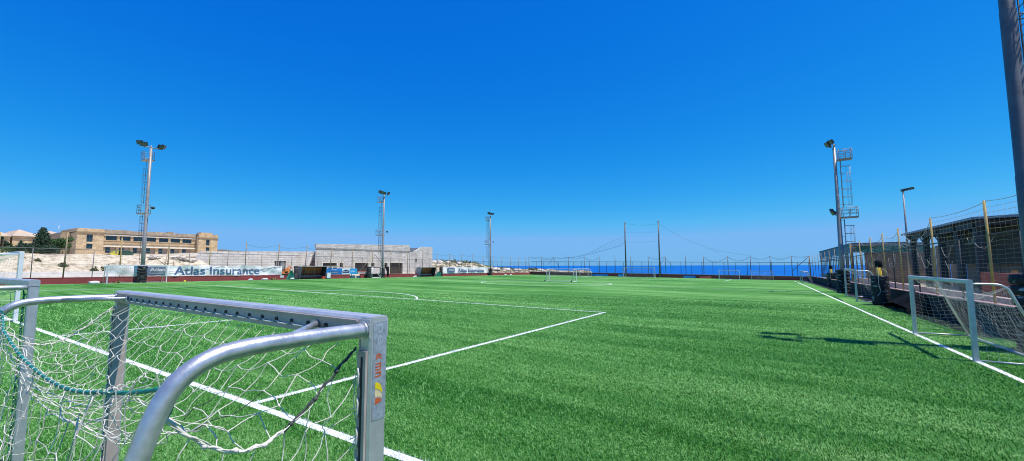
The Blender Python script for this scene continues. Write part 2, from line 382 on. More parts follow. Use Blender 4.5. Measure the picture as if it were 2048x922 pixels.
# blades of the turf near the camera ----------------------------------
def on_line(x, y):
    k = np.zeros(len(x), bool)
    for (a, b, c, d) in segs: k |= (x > a) & (x < b) & (y > c) & (y < d)
    for (cx, cy, r, a0, a1, n) in arcs[:2]:
        k |= (np.abs(np.hypot(x-cx, y-cy)-r) < W5) & ((np.arctan2(y-cy, x-cx) % (2*pi) > a0) & (np.arctan2(y-cy, x-cx) % (2*pi) < a1))
    return k
def blades():
    n = 700000
    r = 1.3*np.exp(rng.random(n)*math.log(34/1.3)); th = YAW + R(62)*(2*rng.random(n)-1)
    x = CAM[0]-r*np.sin(th); y = CAM[1]+r*np.cos(th)
    ok = (x < X1-.3) & (y > -12); x, y, r = x[ok], y[ok], r[ok]; n = len(x)
    # two-scale lumps so the pile lies in clumps
    ph = np.sin(x*9.1+3*np.sin(y*5.3))*np.sin(y*8.3+2.5*np.sin(x*4.7)); ph2 = np.sin(x*.9+1.7*np.sin(y*.6))*np.sin(y*1.1+1.2*np.sin(x*.8)+2)
    ph3 = np.sin(x*2.6+2*np.sin(y*2.1+1))*np.sin(y*3.1+1.5*np.sin(x*1.7))
    def cell(k):
        c = 2.**np.floor(np.log2(r*k)); a = np.floor(x/c).astype(np.int64); b = np.floor(y/c*1.25).astype(np.int64)
        hsh = (a*73856093) ^ (b*19349663) ^ (np.round(np.log2(c)*8).astype(np.int64)*83492791); return ((hsh*2654435761 >> 7) & 0xffff)/65535.
    tone = .46*(cell(.0042)-.5)+.34*(cell(.0085)-.5)+.16*rng.normal(0, 1, n)
    h = (.022+.014*rng.random(n))*(1+.25*ph)*(1+r*.018)*(1+.6*tone)
    wd = .0026+.0009*r
    a = rng.random(n)*2*pi; lean = (.008+.018*rng.random(n))*(1+r*.035)
    la = 3.4+.8*ph2+rng.normal(0, 1.3, n)
    dx, dy = np.cos(a)*wd/2, np.sin(a)*wd/2
    z = G(x, y)
    V = np.zeros((n, 3, 3))
    V[:, 0] = np.stack([x-dx, y-dy, z-.002], 1); V[:, 1] = np.stack([x+dx, y+dy, z-.002], 1)
    V[:, 2] = np.stack([x+lean*np.cos(la), y+lean*np.sin(la), z+h], 1)
    me = bpy.data.meshes.new('turf_blades'); me.vertices.add(n*3); me.vertices.foreach_set('co', V.ravel())
    me.loops.add(n*3); me.loops.foreach_set('vertex_index', np.arange(n*3)); me.polygons.add(n)
    me.polygons.foreach_set('loop_start', np.arange(n)*3); me.polygons.foreach_set('loop_total', np.full(n, 3)); me.update()
    t = np.clip(.43+1.15*tone+.05*ph+.09*ph2+.07*ph3+.16*np.clip((r-4)/14, 0, 1)+.08, 0, 1)[:, None]  # paler with distance: the sheen of the pile painted into blade colour
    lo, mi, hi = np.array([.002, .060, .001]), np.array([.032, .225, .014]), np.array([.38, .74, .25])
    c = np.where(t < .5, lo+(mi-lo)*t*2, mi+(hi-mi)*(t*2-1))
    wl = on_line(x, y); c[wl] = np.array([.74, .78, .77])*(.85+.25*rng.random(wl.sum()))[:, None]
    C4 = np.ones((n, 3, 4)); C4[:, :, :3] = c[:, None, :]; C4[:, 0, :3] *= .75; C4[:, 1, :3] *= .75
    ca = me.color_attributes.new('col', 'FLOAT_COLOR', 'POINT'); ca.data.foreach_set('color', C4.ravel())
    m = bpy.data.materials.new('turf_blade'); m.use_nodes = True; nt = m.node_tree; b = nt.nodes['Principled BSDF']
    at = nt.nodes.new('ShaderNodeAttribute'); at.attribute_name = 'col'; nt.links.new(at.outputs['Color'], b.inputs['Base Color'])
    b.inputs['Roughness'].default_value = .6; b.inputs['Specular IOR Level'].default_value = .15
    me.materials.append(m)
    o = bpy.data.objects.new('turf_grass', me); col.objects.link(o); o['kind'] = 'stuff'
    tag(o, 'short artificial grass blades of the pitch near the goals', 'grass')
blades()

# terrain ------------------------------------------------------------
def sm(a, b, t): k = np.clip((t-a)/(b-a), 0, 1); return k*k*(3-2*k)
def vnoise(x, y, s, seed=0):
    x = x*s+seed*17.3; y = y*s+seed*7.1
    return (np.sin(x*1.3+1.9*np.sin(y*.9+seed))+np.sin(y*1.7+1.3*np.sin(x*1.1-seed))+.6*np.sin(2.9*x+2.3*y+np.sin(3.1*y-x)))/2.6
def terrain(x, y):
    g = -.0105*np.clip(x, -36, 36)-.0098*np.clip(y, -25, 104)
    z = g-.06
    # left land
    nz = vnoise(x, y, .55)*.16+vnoise(x, y, 1.7, 3)*.09+vnoise(x, y, .17, 5)*.3
    bank = g+.45+(sm(-41.5, -49.5, x)*2.75+sm(-50, -125, x)*1.0)+nz*sm(-41, -45, x)
    mid = g+.45+sm(-50.6, -51.2, x)*3.9
    rough = g+.4+sm(-37, -58, x)*(2.75*sm(142, 96, y)+.55)+nz*1.1*sm(-35, -42, x)+sm(-110, -260, x)*3.0
    left = bank*sm(30, 25.5, y)+(1-sm(30, 25.5, y))*(mid*sm(72, 66, y)*1+(1-sm(72, 66, y))*rough)
    left = np.where(y > 66, mid*sm(74, 68, y)+(1-sm(74, 68, y))*rough, left)
    z = np.where(x < -33.25, left, z)
    # right terrace
    z = np.where(x > 34.3, g+.72, z)
    # coast
    beyond = sm(104.9, 106.2, y)
    edge = 150-np.clip(x+60, 0, 200)*.0+0*x
    cl = np.where(x < -33, 150., np.clip(150-(x+33)*2.2, 104.9, 150))
    low = np.where(x > -33.25, g-.1+sm(-12, -36, x)*.85+nz*sm(-12, -34, x), z)
    z = np.where((y > 104.9) & (x > -33.25), low*1-3.5*beyond*sm(-30, -8, x), z)
    z = z-np.clip(y-cl, 0, 1e9)*.55*sm(0, 12, y-cl)
    z = z-np.clip(x-330, 0, 1e9)*.8
    return np.maximum(z, -75)
xs = np.concatenate([np.linspace(-700, -160, 22), np.linspace(-150, -60, 46), np.linspace(-59, -41, 46), np.linspace(-40.5, -33.6, 10), [-33.26, -33.24],
                     np.linspace(-30, 33.8, 14), [34.29, 34.31], np.linspace(38, 100, 20), [150, 220, 328, 400, 450]])
ys = np.concatenate([np.linspace(-250, -20, 12), np.linspace(-15, 30, 76), np.linspace(31, 104, 110), [104.88, 104.92], np.linspace(105.5, 160, 70), np.linspace(165, 420, 18)])
XX, YY = np.meshgrid(xs, ys); ZZ = terrain(XX, YY)
me = bpy.data.meshes.new('ground'); nx, ny = len(xs), len(ys)
fs = [(j*nx+i, j*nx+i+1, (j+1)*nx+i+1, (j+1)*nx+i) for j in range(ny-1) for i in range(nx-1)]
me.from_pydata(np.stack([XX, YY, ZZ], -1).reshape(-1, 3).tolist(), [], fs)
def ground_material():
    m = bpy.data.materials.new('limestone_ground'); m.use_nodes = True; nt = m.node_tree; N = nt.nodes; L = nt.links; b = N['Principled BSDF']
    b.inputs['Roughness'].default_value = .95
    tc = N.new('ShaderNodeTexCoord')
    def noise(s, d=6, r=.7):
        n = N.new('ShaderNodeTexNoise'); n.inputs['Scale'].default_value = s; n.inputs['Detail'].default_value = d; n.inputs['Roughness'].default_value = r
        L.new(tc.outputs['Object'], n.inputs['Vector']); return n.outputs['Fac']
    def ramp(f, p0, c0, p1, c1):
        r = N.new('ShaderNodeValToRGB'); e = r.color_ramp.elements; e[0].position = p0; e[0].color = (*c0, 1); e[1].position = p1; e[1].color = (*c1, 1)
        L.new(f, r.inputs['Fac']); return r.outputs['Color']
    stone = ramp(noise(1.4, 8), .34, (.36, .26, .15), .55, (.78, .67, .49))
    scr = ramp(noise(3), .3, (.05, .06, .02), .75, (.19, .17, .07))
    # scrub grows on the open land towards the coast, sparse on the cut bank
    sp = N.new('ShaderNodeSeparateXYZ'); L.new(tc.outputs['Object'], sp.inputs[0])
    mr = N.new('ShaderNodeMapRange'); mr.inputs['From Min'].default_value = 55; mr.inputs['From Max'].default_value = 90
    mr.inputs['To Min'].default_value = .61; mr.inputs['To Max'].default_value = .46; L.new(sp.outputs['Y'], mr.inputs['Value'])
    n = noise(.45, 8, .72); gt = N.new('ShaderNodeMath'); gt.operation = 'SUBTRACT'; L.new(n, gt.inputs[0]); L.new(mr.outputs[0], gt.inputs[1])
    ml = N.new('ShaderNodeMath'); ml.operation = 'MULTIPLY'; ml.use_clamp = True; L.new(gt.outputs[0], ml.inputs[0]); ml.inputs[1].default_value = 22
    mx = N.new('ShaderNodeMix'); mx.data_type = 'RGBA'; L.new(ml.outputs[0], mx.inputs[0]); L.new(stone, mx.inputs[6]); L.new(scr, mx.inputs[7])
    L.new(mx.outputs[2], b.inputs['Base Color'])
    bp = N.new('ShaderNodeBump'); bp.inputs['Distance'].default_value = .35; L.new(noise(2.2, 8), bp.inputs['Height']); L.new(bp.outputs[0], b.inputs['Normal'])
    return m
me.materials.append(ground_material()); me.update()
me.polygons.foreach_set('use_smooth', [True]*len(fs))
struct(bpy.data.objects.new('ground', me)); col.objects.link(bpy.data.objects['ground'])

def sea_material():
    m = bpy.data.materials.new('sea_water'); m.use_nodes = True; nt = m.node_tree; N = nt.nodes; L = nt.links; b = N['Principled BSDF']
    b.inputs['Roughness'].default_value = .5; b.inputs['Specular IOR Level'].default_value = .12
    tc = N.new('ShaderNodeTexCoord'); n = N.new('ShaderNodeTexNoise'); n.inputs['Scale'].default_value = .0012; n.inputs['Detail'].default_value = 10; n.inputs['Roughness'].default_value = .7
    L.new(tc.outputs['Object'], n.inputs['Vector']); rp = N.new('ShaderNodeValToRGB'); e = rp.color_ramp.elements
    e[0].position = .3; e[0].color = (.001, .095, .36, 1); e[1].position = .7; e[1].color = (.003, .14, .46, 1)
    L.new(n.outputs['Fac'], rp.inputs['Fac']); L.new(rp.outputs['Color'], b.inputs['Base Color'])
    n2 = N.new('ShaderNodeTexNoise'); n2.inputs['Scale'].default_value = .08; n2.inputs['Detail'].default_value = 6; L.new(tc.outputs['Object'], n2.inputs['Vector'])
    bp = N.new('ShaderNodeBump'); bp.inputs['Distance'].default_value = 2.5; L.new(n2.outputs['Fac'], bp.inputs['Height']); L.new(bp.outputs[0], b.inputs['Normal'])
    return m
mb = MB(); mb.quad((-90000, -2000, -60), (90000, -2000, -60), (90000, 120000, -60), (-90000, 120000, -60))
struct(mb.build('sea', sea_material()))
# far hill behind the school, a real ridge
mb = MB()
def hill(u, v):
    y = 60+u*150; x = -380+v*140; k = sin(pi*v)
    hgt = 13.5*np.interp(y, [60, 110, 135, 146, 168, 190, 210], [1, 1, .98, .93, .82, .45, 0])
    return (x, y, 1+k*(hgt+.5*vnoise(x, y, .35)+.35*vnoise(x, y, 1.1, 2)))
mb.grid(hill, 90, 16); struct(mb.build('hill', mat('hill_scrub', (.22, .15, .10), .95, 0, .5, .12, c2=(.08, .09, .04))))

# ------------------------------------------------------------------ goals
def curve_pts(P, n=5):
    """Catmull-Rom through points"""
    P = [Vector(p) for p in P]; out = []
    for i in range(len(P)-1):
        p0, p1, p2, p3 = P[max(i-1, 0)], P[i], P[i+1], P[min(i+2, len(P)-1)]
        for k in range(n):
            t = k/n; out.append(.5*((2*p1)+(p2-p0)*t+(2*p0-5*p1+4*p2-p3)*t*t+(3*p1-p0-3*p2+p3)*t**3))
    out.append(P[-1]); return out

def net_panel(mb, T, nu, nv, r, amp=.0, jit=.0, sub=1, n=4, knots=False, skip=()):
    """square-mesh netting hung on the surface T(u,v); alternate knots swing so the cords zig-zag"""
    P = {}
    for j in range(nv+1):
        for i in range(nu+1):
            p = Vector(T(i/nu, j/nv))
            if 0 < j < nv and 0 < i < nu:
                p += Vector((random.uniform(-1, 1), random.uniform(-1, 1), random.uniform(-1, 1)))*jit
                p.z += amp*(1 if (i+j) % 2 else -1)*random.uniform(.5, 1.3)
            P[i, j] = p
    def run(idx):
        pts = [P[k] for k in idx]
        if sub > 1: pts = curve_pts(pts, sub)
        mb.tube(pts, r, n, cap=False)
    for i in range(nu+1): run([(i, j) for j in range(nv+1)])
    for j in range(nv+1): run([(i, j) for i in range(nu+1)])
    if knots:
        for (i, j), p in P.items():
            mb.blob(p, r*2.1, r*2.1, r*1.9, 5, 4)

def goal(name, label, loc, rz, width=5., height=2., dtop=.75, dbot=1.3, pw=.07, pd=.09, frame=None, cord=None, group=None,
         net=(30, 14), r=.003, tube=.024, sag=.18, netmats=None, wheels=False, back_bar_top=False, slant=True, sidebars=True, roundpost=False, hang=.9, extra=None, netjit=.02):
    frame = frame or ALU
    root = empty(name, label, 'goal', loc, rz, group)
    w = width/2
    for s in (-1, 1):
        m = MB()
        if roundpost: m.tube([(s*(w+pw/2), 0, 0), (s*(w+pw/2), 0, height+pw*.5)], pw/2, 14)
        else:
            a, b = sorted((s*w, s*(w+pw))); m.bbox(a, b, -pd/2, pd/2, 0, height, .01)
        m.build('post', frame, root)
    m = MB()
    if roundpost: m.tube([(-w-pw/2, 0, height+pw/2-.01), (w+pw/2, 0, height+pw/2-.01)], pw/2, 14)
    else: m.bbox(-w-pw, w+pw, -pd/2-.001, pd/2+.001, height-.005, height+pd*.9-.005, .01)
    m.build('crossbar', frame, root)
    for s in (-1, 1):
        x = s*(w+pw/2)
        m = MB()
        if slant:
            pth = [(x, -pd/2, height-.01), (x, -dtop*.55, height-.01), (x, -dtop*.80, height-.035), (x, -dtop*.97, height-.13), (x, -dtop*1.07, height-.30), (x, -dbot, .04)]
            m.tube(curve_pts(pth[:5], 4)+[pth[5]], tube, 10)
        else:
            m.tube([(x, -pd/2, height-.02), (x, -dtop, height-.02)], tube, 8); m.tube([(x, -dtop, height), (x, -dbot, .02)], tube, 8)
        m.build('stay', frame, root)
        if sidebars:
            m = MB(); m.tube([(x, -pd/2, .03), (x, -dbot, .03)], tube, 8); m.build('side_ground_bar', frame, root)
    m = MB(); m.bbox(-w-pw/2, w+pw/2, -dbot-.03, -dbot+.03, .0, .06, .008); m.build('rear_ground_bar', frame, root)
    if back_bar_top:
        m = MB(); m.tube([(-w, -dtop, height-.02), (w, -dtop, height-.02)], tube*.8, 8); m.build('top_rear_bar', frame, root)
    nm = MB(); cord = cord or CORD
    def top(u, v):
        x = (u*2-1)*w
        return (x, -pd/2-.01-(dtop-pd/2)*v, height-.03-(sag*sin(pi*min(1, v*.97))*(.55+.45*sin(pi*u))+ (0 if back_bar_top else sag*.8*sin(pi*u)*v)))
    def rear(u, v):
        a = Vector(top(u, 1)); b = Vector(((u*2-1)*w, -dbot, .05)); p = a.lerp(b, v); p.y += .10*sin(pi*v)*hang; return p
    def side(s):
        def f(u, v):
            a = Vector(top(0 if s < 0 else 1, u)); b = Vector((s*w, -pd/2-(dbot-pd/2)*u, .04)); p = a.lerp(b, v); p.x -= s*.07*sin(pi*v)*sin(pi*u); return p
        return f
    nu, nv = net; nt = max(3, int(nv*dtop/height))
    nm.use(cord)
    net_panel(nm, top, nu, nt, r, .012, netjit)
    net_panel(nm, rear, nu, nv, r, .012, netjit)
    for s in (-1, 1): net_panel(nm, side(s), max(4, int(nv*(dbot+dtop)/2/height)), nv, r, .012, netjit)
    nm.build('net', None, root)
    if wheels:
        for s in (-1, 1):
            m = MB(); m.tube([(s*w-.04, -dbot-.12, .12), (s*w+.04, -dbot-.12, .12)], .12, 12); m.build('wheel', BLACK, root)
    return root

def gl(x, y): return (x, y, G(x, y))

# ---- the near goal, built in detail ----
def near_goal():
    GX, GY = 24.40, -2.44
    root = empty('small_goal', 'nearest small goal in the foreground, silver frame, white net sagging under a green rope', 'goal', gl(GX, GY), R(-2.2), 'small goals behind the near goal line')
    w = 1.498; pw = .062; pd = .08; H = 1.915; ch = .085
    slope = G(GX+1, GY)-G(GX, GY)
    for s in (-1, 1):
        m = MB(); a, b = sorted((s*w, s*(w+pw)))
        # outer tube, then the net channel on the rear face
        m.use(ALU).bbox(a, b, -pd/2, pd/2, .0, H+ch-.003, .008)
        m.use(ALU_R).box(s*w-.001 if s < 0 else w-.006, s*w+.006 if s < 0 else w+.001, -pd/2+.002, pd/2-.012, 0, H)
        m.use(ALU_R).box(a+.006, b-.010, -pd/2-.010, -pd/2-.0005, .02, H-.04)
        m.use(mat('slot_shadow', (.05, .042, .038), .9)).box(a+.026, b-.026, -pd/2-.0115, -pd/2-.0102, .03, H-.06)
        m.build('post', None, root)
    m = MB(); m.use(ALU).bbox(-w-pw+.002, w+pw-.002, -pd/2-.002, pd/2+.002, H, H+ch, .010)
    m.use(ALU_R).box(-w+.004, w-.004, -pd/2-.0045, -pd/2-.0022, H+.006, H+ch-.013)
    m.use(ALU_R).box(-w+.004, w-.004, -pd/2-.010, -pd/2-.005, H+.002, H+.020)
    m.use(ALU_R).box(-w+.004, w-.004, -pd/2-.012, -pd/2-.005, H+ch-.020, H+ch-.014)
    k = 0
    xk = -w+.10
    lac = MB(); knots_x = []
    while xk < w-.06:
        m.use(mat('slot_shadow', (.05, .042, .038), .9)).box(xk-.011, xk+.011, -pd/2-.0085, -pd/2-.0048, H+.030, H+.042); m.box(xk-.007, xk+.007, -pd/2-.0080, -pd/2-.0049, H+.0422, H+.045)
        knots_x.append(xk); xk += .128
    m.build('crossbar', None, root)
    for s in (-1, 1):
        x = s*(w+pw/2-.004)
        pth = [(x, -pd/2, H+ch*.42), (x, -.28, H+ch*.42+.003), (x, -.45, H+ch*.42), (x, -.54, H+ch*.42-.018), (x, -.605, H+ch*.42-.065), (x, -.645, H+ch*.42-.14), (x, -.675, H+ch*.42-.24), (x, -1.2, .04)]
        m = MB(); m.tube(curve_pts(pth[:7], 8)+[Vector(pth[7])], .0255, 20)
        m.tube([(x, -pd/2, H+ch*.42), (x, -pd/2-.012, H+ch*.42)], .031, 20)          # weld bead
        m.build('stay', ALU_T, root)
        m = MB(); m.tube([(x-s*.30, -pd/2-.004, H+ch*.45), (x-s*.02, -.33, H+ch*.45)], .0125, 12); m.tube([(x-s*.31, -pd/2-.002, H+ch*.45), (x-s*.30, -pd/2-.014, H+ch*.45)], .017, 12)
        m.build('corner_brace', ALU_T, root)
        m = MB(); m.bbox(x-.02, x+.02, -1.25, -pd/2, .0, .045, .006); m.build('side_ground_bar', ALU, root)
    m = MB(); m.bbox(-w-pw/2, w+pw/2, -1.28, -1.23, 0, .05, .006); m.build('rear_ground_bar', ALU, root)
    # --- netting
    yb = -.64; zt = H-.012
    def rope(u):            # green rope strung between the two stays, lowest right of the middle
        x = (u*2-1)*w; s = 4*u*(1-u)
        return Vector((x, yb+.0*s, H-.06+.06*abs(2*u-1)**3-.085*s-.05*sin(pi*u**1.6)))
    def border(v):          # right and left edge of the roof netting, hanging low
        return zt-.02-.235*sin(pi*min(1, v**1.15*.93))
    def top(u, v):
        a = Vector(((u*2-1)*w, -pd/2-.012, zt)); b = rope(u)
        p = a.lerp(b, v)
        e = abs(2*u-1)**6
        sag = .26*sin(pi*(v**1.25)*.86)*(1-e)+.0*v
        p.z -= sag
        if e > 0: p.z = p.z*(1-e)+(border(v)+.0)*e
        return p
    nb = MB(); nb.use(CORD)
    nu, nv = 26, 8
    # roof panel: cords are drawn from every slot, knots swing left and right
    P = {}
    for j in range(nv+1):
        for i in range(nu+1):
            p = Vector(top(i/nu, j/nv))
            if 0 < j < nv and 0 < i < nu:
                p.x += random.uniform(-.014, .014)-.03*j/nv*sin(i*.9)
                p.z += (.014 if (i+j) % 2 else -.014)*random.uniform(.3, 1.4)+.015*sin(i*.55+j*.8); p.y += random.uniform(-.012, .012)
            P[i, j] = p
    def wob(a, b, k=4, amp=.008):
        d = Vector((random.uniform(-1, 1), random.uniform(-1, 1), random.uniform(-.6, .2)))*amp
        return [a.lerp(b, t/k)+d*sin(pi*t/k)*4*(t/k)*(1-t/k) for t in range(k+1)]
    def strand(a, b, r=.0017, amp=.016): nb.tube(wob(a, b, 5, amp), r*random.uniform(.9, 1.1), 5, cap=False)
    def knot(p, r=.0036):
        nb.blob(p, r, r, r*.9, 6, 4)
    for i in range(nu+1):
        for j in range(nv):
            nb.use(CORDB if (i in (21, 24) and j in (3, 4, 5)) else CORD); strand(P[i, j], P[i, j+1])
    nb.use(CORD)
    for j in range(1, nv+1):
        for i in range(nu): strand(P[i, j], P[i+1, j])
    for p in P.values(): knot(p)
    # gathered cords bunched under the rope
    for k in range(3):
        ph = random.uniform(0, 6); pts = []
        for i in range(40):
            u = .02+.95*i/39; q = rope(u)
            pts.append(q+Vector((0, .02+.03*sin(i*.7+ph), -.02-.09*sin(pi*u)*(.35+.11*k)+.012*sin(i*1.3+ph*2))))
        nb.tube(pts, .0017, 5, cap=False)
    # rear panel; its shade is put in as grey cords among the white
    def rear(u, v):
        a = rope(u); b = Vector(((u*2-1)*w, -1.245, .05)); p = a.lerp(b, v); p.y += .10*sin(pi*v*.9)+.02*sin(u*19+v*4); return p
    Q = {}
    for j in range(16):
        for i in range(nu+1):
            p = rear(i/nu, j/15)
            if 0 < j < 15: p += Vector((random.uniform(-.012, .012)+.02*sin(j*.8+i*.3), random.uniform(-.015, .015), (.016 if (i+j) % 2 else -.016)+.02*sin(i*.7+j)))
            Q[i, j] = p
    for i in range(nu+1):
        nb.use(CORDG if i % 3 else CORD)
        for j in range(15): strand(Q[i, j], Q[i, j+1], .0014, .012)
    nb.use(CORD)
    for j in range(1, 15):
        for i in range(nu):
            nb.use(CORDG if (i*7+j*3) % 5 < 2 else CORD)
            if random.random() < .72: strand(Q[i, j], Q[i+1, j], .0014, .014)
    nb.use(CORD)
    for k_, p in Q.items(): knot(p, .0032)
    # side panels
    for s in (-1, 1):
        S = {}
        for j in range(17):
            for i in range(8):
                v = i/7; a = Vector((s*(w-.002), -pd/2-.012+(yb+pd/2+.012)*v, border(v))); b = Vector((s*w, -pd/2-.012-(1.2-pd/2)*v, .05))
                p = a.lerp(b, j/16)
                if 0 < i < 7 and j > 0: p += Vector((random.uniform(-.012, .012)-s*.03*sin(pi*j/16), random.uniform(-.01, .01), (.03 if (i+j) % 2 else -.03)*random.uniform(.5, 1.2)))
                S[i, j] = p
        for i in range(8):
            for j in range(16): strand(S[i, j], S[i, j+1], .0017, .018)
        for j in range(1, 17):
            for i in range(7): strand(S[i, j], S[i+1, j], .0017, .022)
        for p in S.values(): knot(p, .0038)
    # edge cords
    for s in (1, -1):
        pts = [Vector((s*(w-.002)+.004*sin(k*1.7), -pd/2-.012+(yb+pd/2+.012)*(k/30), border(k/30)+.004*sin(k*2.3))) for k in range(31)]
        m = MB()
        m.use(CORDB if s > 0 else CORD)
        for q in (0, 1):
            tw = [p+Vector((.0035*sin(k*1.4+q*pi), 0, .0035*cos(k*1.4+q*pi))) for k, p in enumerate(pts)]
            m.use(CORDB if s > 0 else CORD).tube(tw[:14], .0034, 6)
            m.use(CORD).tube(tw[13:], .0036, 6)
        for k in (4, 8, 12, 16, 20, 24): m.use(CORDB if k < 13 and s > 0 else CORD).blob(pts[k], .010, .008, .008, 8, 5, .15)
        m.build('edge_cord', None, root)
    # lacing through the slots, in short thick stitches
    m = nb; m.use(CORD)
    for a, b in zip(knots_x[:-1], knots_x[1:]):
        m.tube([(a+.016, -pd/2-.010, H+.027), (a+.034, -pd/2-.0145, H+.023), (b-.034, -pd/2-.0145, H+.022), (b-.016, -pd/2-.010, H+.025)], .0036, 7)
    z = H-.10; xx = w+pw/2-.004
    while z > .15:
        for s in (-1, 1):
            x = s*xx-.006
            m.tube([(x-.003, -pd/2-.014, z), (x+.003, -pd/2-.017, z-.02), (x, -pd/2-.017, z-.055), (x-.003, -pd/2-.014, z-.07)], .0042, 7)
            m.tube([(x, -pd/2-.016, z-.03), (s*(w-.01), -pd/2-.02, z-.045)], .0022, 5)
        z -= .105
    # green rope
    pts = [rope(k/60)+Vector((0, .04*max(0, (k-50)/10, (10-k)/10), -.04*max(0, (k-50)/10, (10-k)/10))) for k in range(61)]
    m = MB()
    for q in range(3): m.tube([p+Vector((0, .0034*sin(k*2.2+q*2.09), .0034*cos(k*2.2+q*2.09))) for k, p in enumerate(pts)], .0044, 6)
    for k in range(2, 59):      # the net loops over the rope
        if k % 2: m2 = None
    e = pts[-1]
    for k in range(5):          # knot and loose tail round the right stay
        c = e+Vector((-.012-.012*k, .004*k, -.004-.006*k)); m.blob(c, .012, .010, .011, 8, 6, .2)
    td = Vector((0, -.75, -.66)); tp_ = td.cross(Vector((1, 0, 0)))
    def ring(c, rr, q): return [c+td*q+Vector((1, 0, 0))*rr*cos(t)+tp_*rr*sin(t)+td*.001*t for t in np.linspace(0, 2*pi, 16)]
    for q in (-.006, .006):
        for sx in (-1,): m.tube(ring(Vector((sx*(w+pw/2-.004), -.603, H-.028)), .0275, q), .0038, 6)
    for q in range(3):
        m.tube([e+Vector((-.02-.05*t, -.03*t+.02*sin(3*t)+.0034*sin(t*30+q*2.09), -.03-.10*t+.0034*cos(t*30+q*2.09))) for t in np.linspace(0, 1, 24)], .0044, 6)
    m.build('rope', ROPEG, root)
    for k in range(1, 34):
        u = k/34+random.uniform(-.004, .004); c = rope(u); nb.tube([c+Vector((.006*cos(t*.5), .0085*sin(t), .0085*cos(t))) for t in np.linspace(0, 2*pi, 9)], .0017, 5)
    nb.build('net', None, root)
    # worn sticker on the outer face of the right post
    x = w+pw+.0008; st = MB().box(x-.0005, x+.0004, -pd/2+.014, pd/2-.006, H-.29, H+ch-.020).build('sticker', STICKER, root, 'peeling sticker with faded orange letters and a yellow and orange fin')
    for (ch_, z0, hh) in (('«', H-.075, .024), ('m', H-.112, .026), ('n', H-.137, .020)):
        text_obj('sticker_letter', ch_, .026, SORANGE, st, (x+.0006, -pd/2+.026, z0+hh), (0, 0, -1), (0, 1, 0), width=hh, depth=.0003, bold=.02)
    for (m_, ps) in ((SYELLOW, [(0, 0), (.012, -.001), (.024, -.010), (.031, -.026), (.033, -.044), (.020, -.030), (.008, -.024), (0, -.022)]),
                     (SSAND, [(0, -.025), (.008, -.027), (.020, -.034), (.032, -.048), (.033, -.062), (.024, -.055), (.010, -.052), (0, -.052)]),
                     (SORANGE, [(.002, -.058), (.010, -.055), (.022, -.060), (.031, -.066), (.024, -.074), (.008, -.078), (0, -.078)])):
        MB().prism([(-pd/2+.026+a, H-.155+b) for a, b in ps], 'x', x+.0004, x+.0010).build('sticker_mark', m_, st)
    text_obj('sticker_letter', 'pe', .034, mat('sticker_ghost', (.50, .54, .60), .4, .3, .1, 50), st, (x+.0005, -pd/2+.022, H+.055), (0, 0, -1), (0, 1, 0), width=.075, depth=.0003)
    return root
near_goal()

# second small goal beside it with green netting at the opening
g2 = goal('small_goal', 'small silver goal left of the nearest one, with green cord laced down its post', gl(18.73, -2.42), 0, 3.0, 1.915, .75, 1.25, .065, .085, ALU, CORDGR,
          'small goals behind the near goal line', net=(28, 15), r=.0021, tube=.025, sag=.12)
m = MB()
z = 1.88
while z > .1:
    m.use(CORDGR).tube([(1.49+random.uniform(-.006, .006), -.055+random.uniform(-.01, .01), z), (1.485+random.uniform(-.01, .01), -.06, z-.03), (1.49, -.06, z-.06)], .007, 6)
    if random.random() < .5: m.use(CORD).tube([(1.50, -.06, z), (1.478, -.065, z-.02)], .005, 6)
    z -= .045
m.build('lacing', None, g2)
m = MB()
m.tube(curve_pts([(1.5, -.7, 1.80), (1.2, -.69, 1.62), (.6, -.69, 1.50), (0, -.69, 1.47), (-.8, -.69, 1.55), (-1.5, -.7, 1.8)], 8), .007, 6); m.build('rope', ROPEG, g2)
nm = MB().use(CORD)
def loose(u, v): return Vector((1.5-.9*u, -.72-.5*v+.12*sin(u*7), 1.2-1.1*v-.1*sin(u*5)))
net_panel(nm, loose, 9, 11, .0022, .02, .03, n=5)
nm.build('torn_net', None, g2)

goal('football_goal', 'full size white goal at the near goal line, cut off by the left edge', gl(-.17, 0), 0, 7.3, 2.44, 1.0, 2.2, .12, .12, WHITE, CORD, 'full size football goals', net=(60, 20), r=.003, tube=.03, sag=.35, slant=False)
goal('football_goal', 'full size white goal on the far goal line in front of two tall net poles', gl(0.0, LY), pi, 7.3, 2.38, .9, 1.9, .12, .12, WHITEW, CORDG, 'full size football goals', net=(40, 14), r=.003, tube=.04, sag=.4, slant=False)
goal('training_goal', 'silver training goal lying along the right touchline, nearest on the right side', gl(31.5+.0, 14.03), pi/2, 5.0, 1.94, .68, 1.32, .085, .11, ALU, CORD, 'training goals around the pitch', net=(38, 15), r=.0024, tube=.028, sag=.38)
goal('training_goal', 'silver training goal between the black pole padding and the touchline, torn net', gl(32.6, 38.3), pi/2-.03, 6.2, 2.25, .9, 1.6, .10, .12, ALU, CORDG, 'training goals around the pitch', net=(34, 12), r=.0028, tube=.035, sag=.3)
goal('training_goal', 'training goal at the red wall in front of the first banner and pole', gl(-31.7, 13.85), -pi/2, 4.95, 1.86, .7, 1.3, .09, .1, WHITEW, CORDG, 'training goals around the pitch', net=(30, 12), r=.003, tube=.03)
goal('training_goal', 'wheeled white training goal standing near the centre circle', gl(-.75, 57.0), R(-8), 4.9, 1.95, .6, 1.2, .10, .1, WHITE, CORD, 'training goals around the pitch', net=(26, 10), r=.004, tube=.04, sag=.2, wheels=True)
goal('training_goal', 'small white training goal seen behind the wheeled centre goal', gl(-12.2, 93.5), R(62), 3.6, 1.9, .8, 1.4, .10, .1, WHITEW, CORDG, 'training goals around the pitch', net=(18, 9), r=.004, tube=.045, back_bar_top=True)
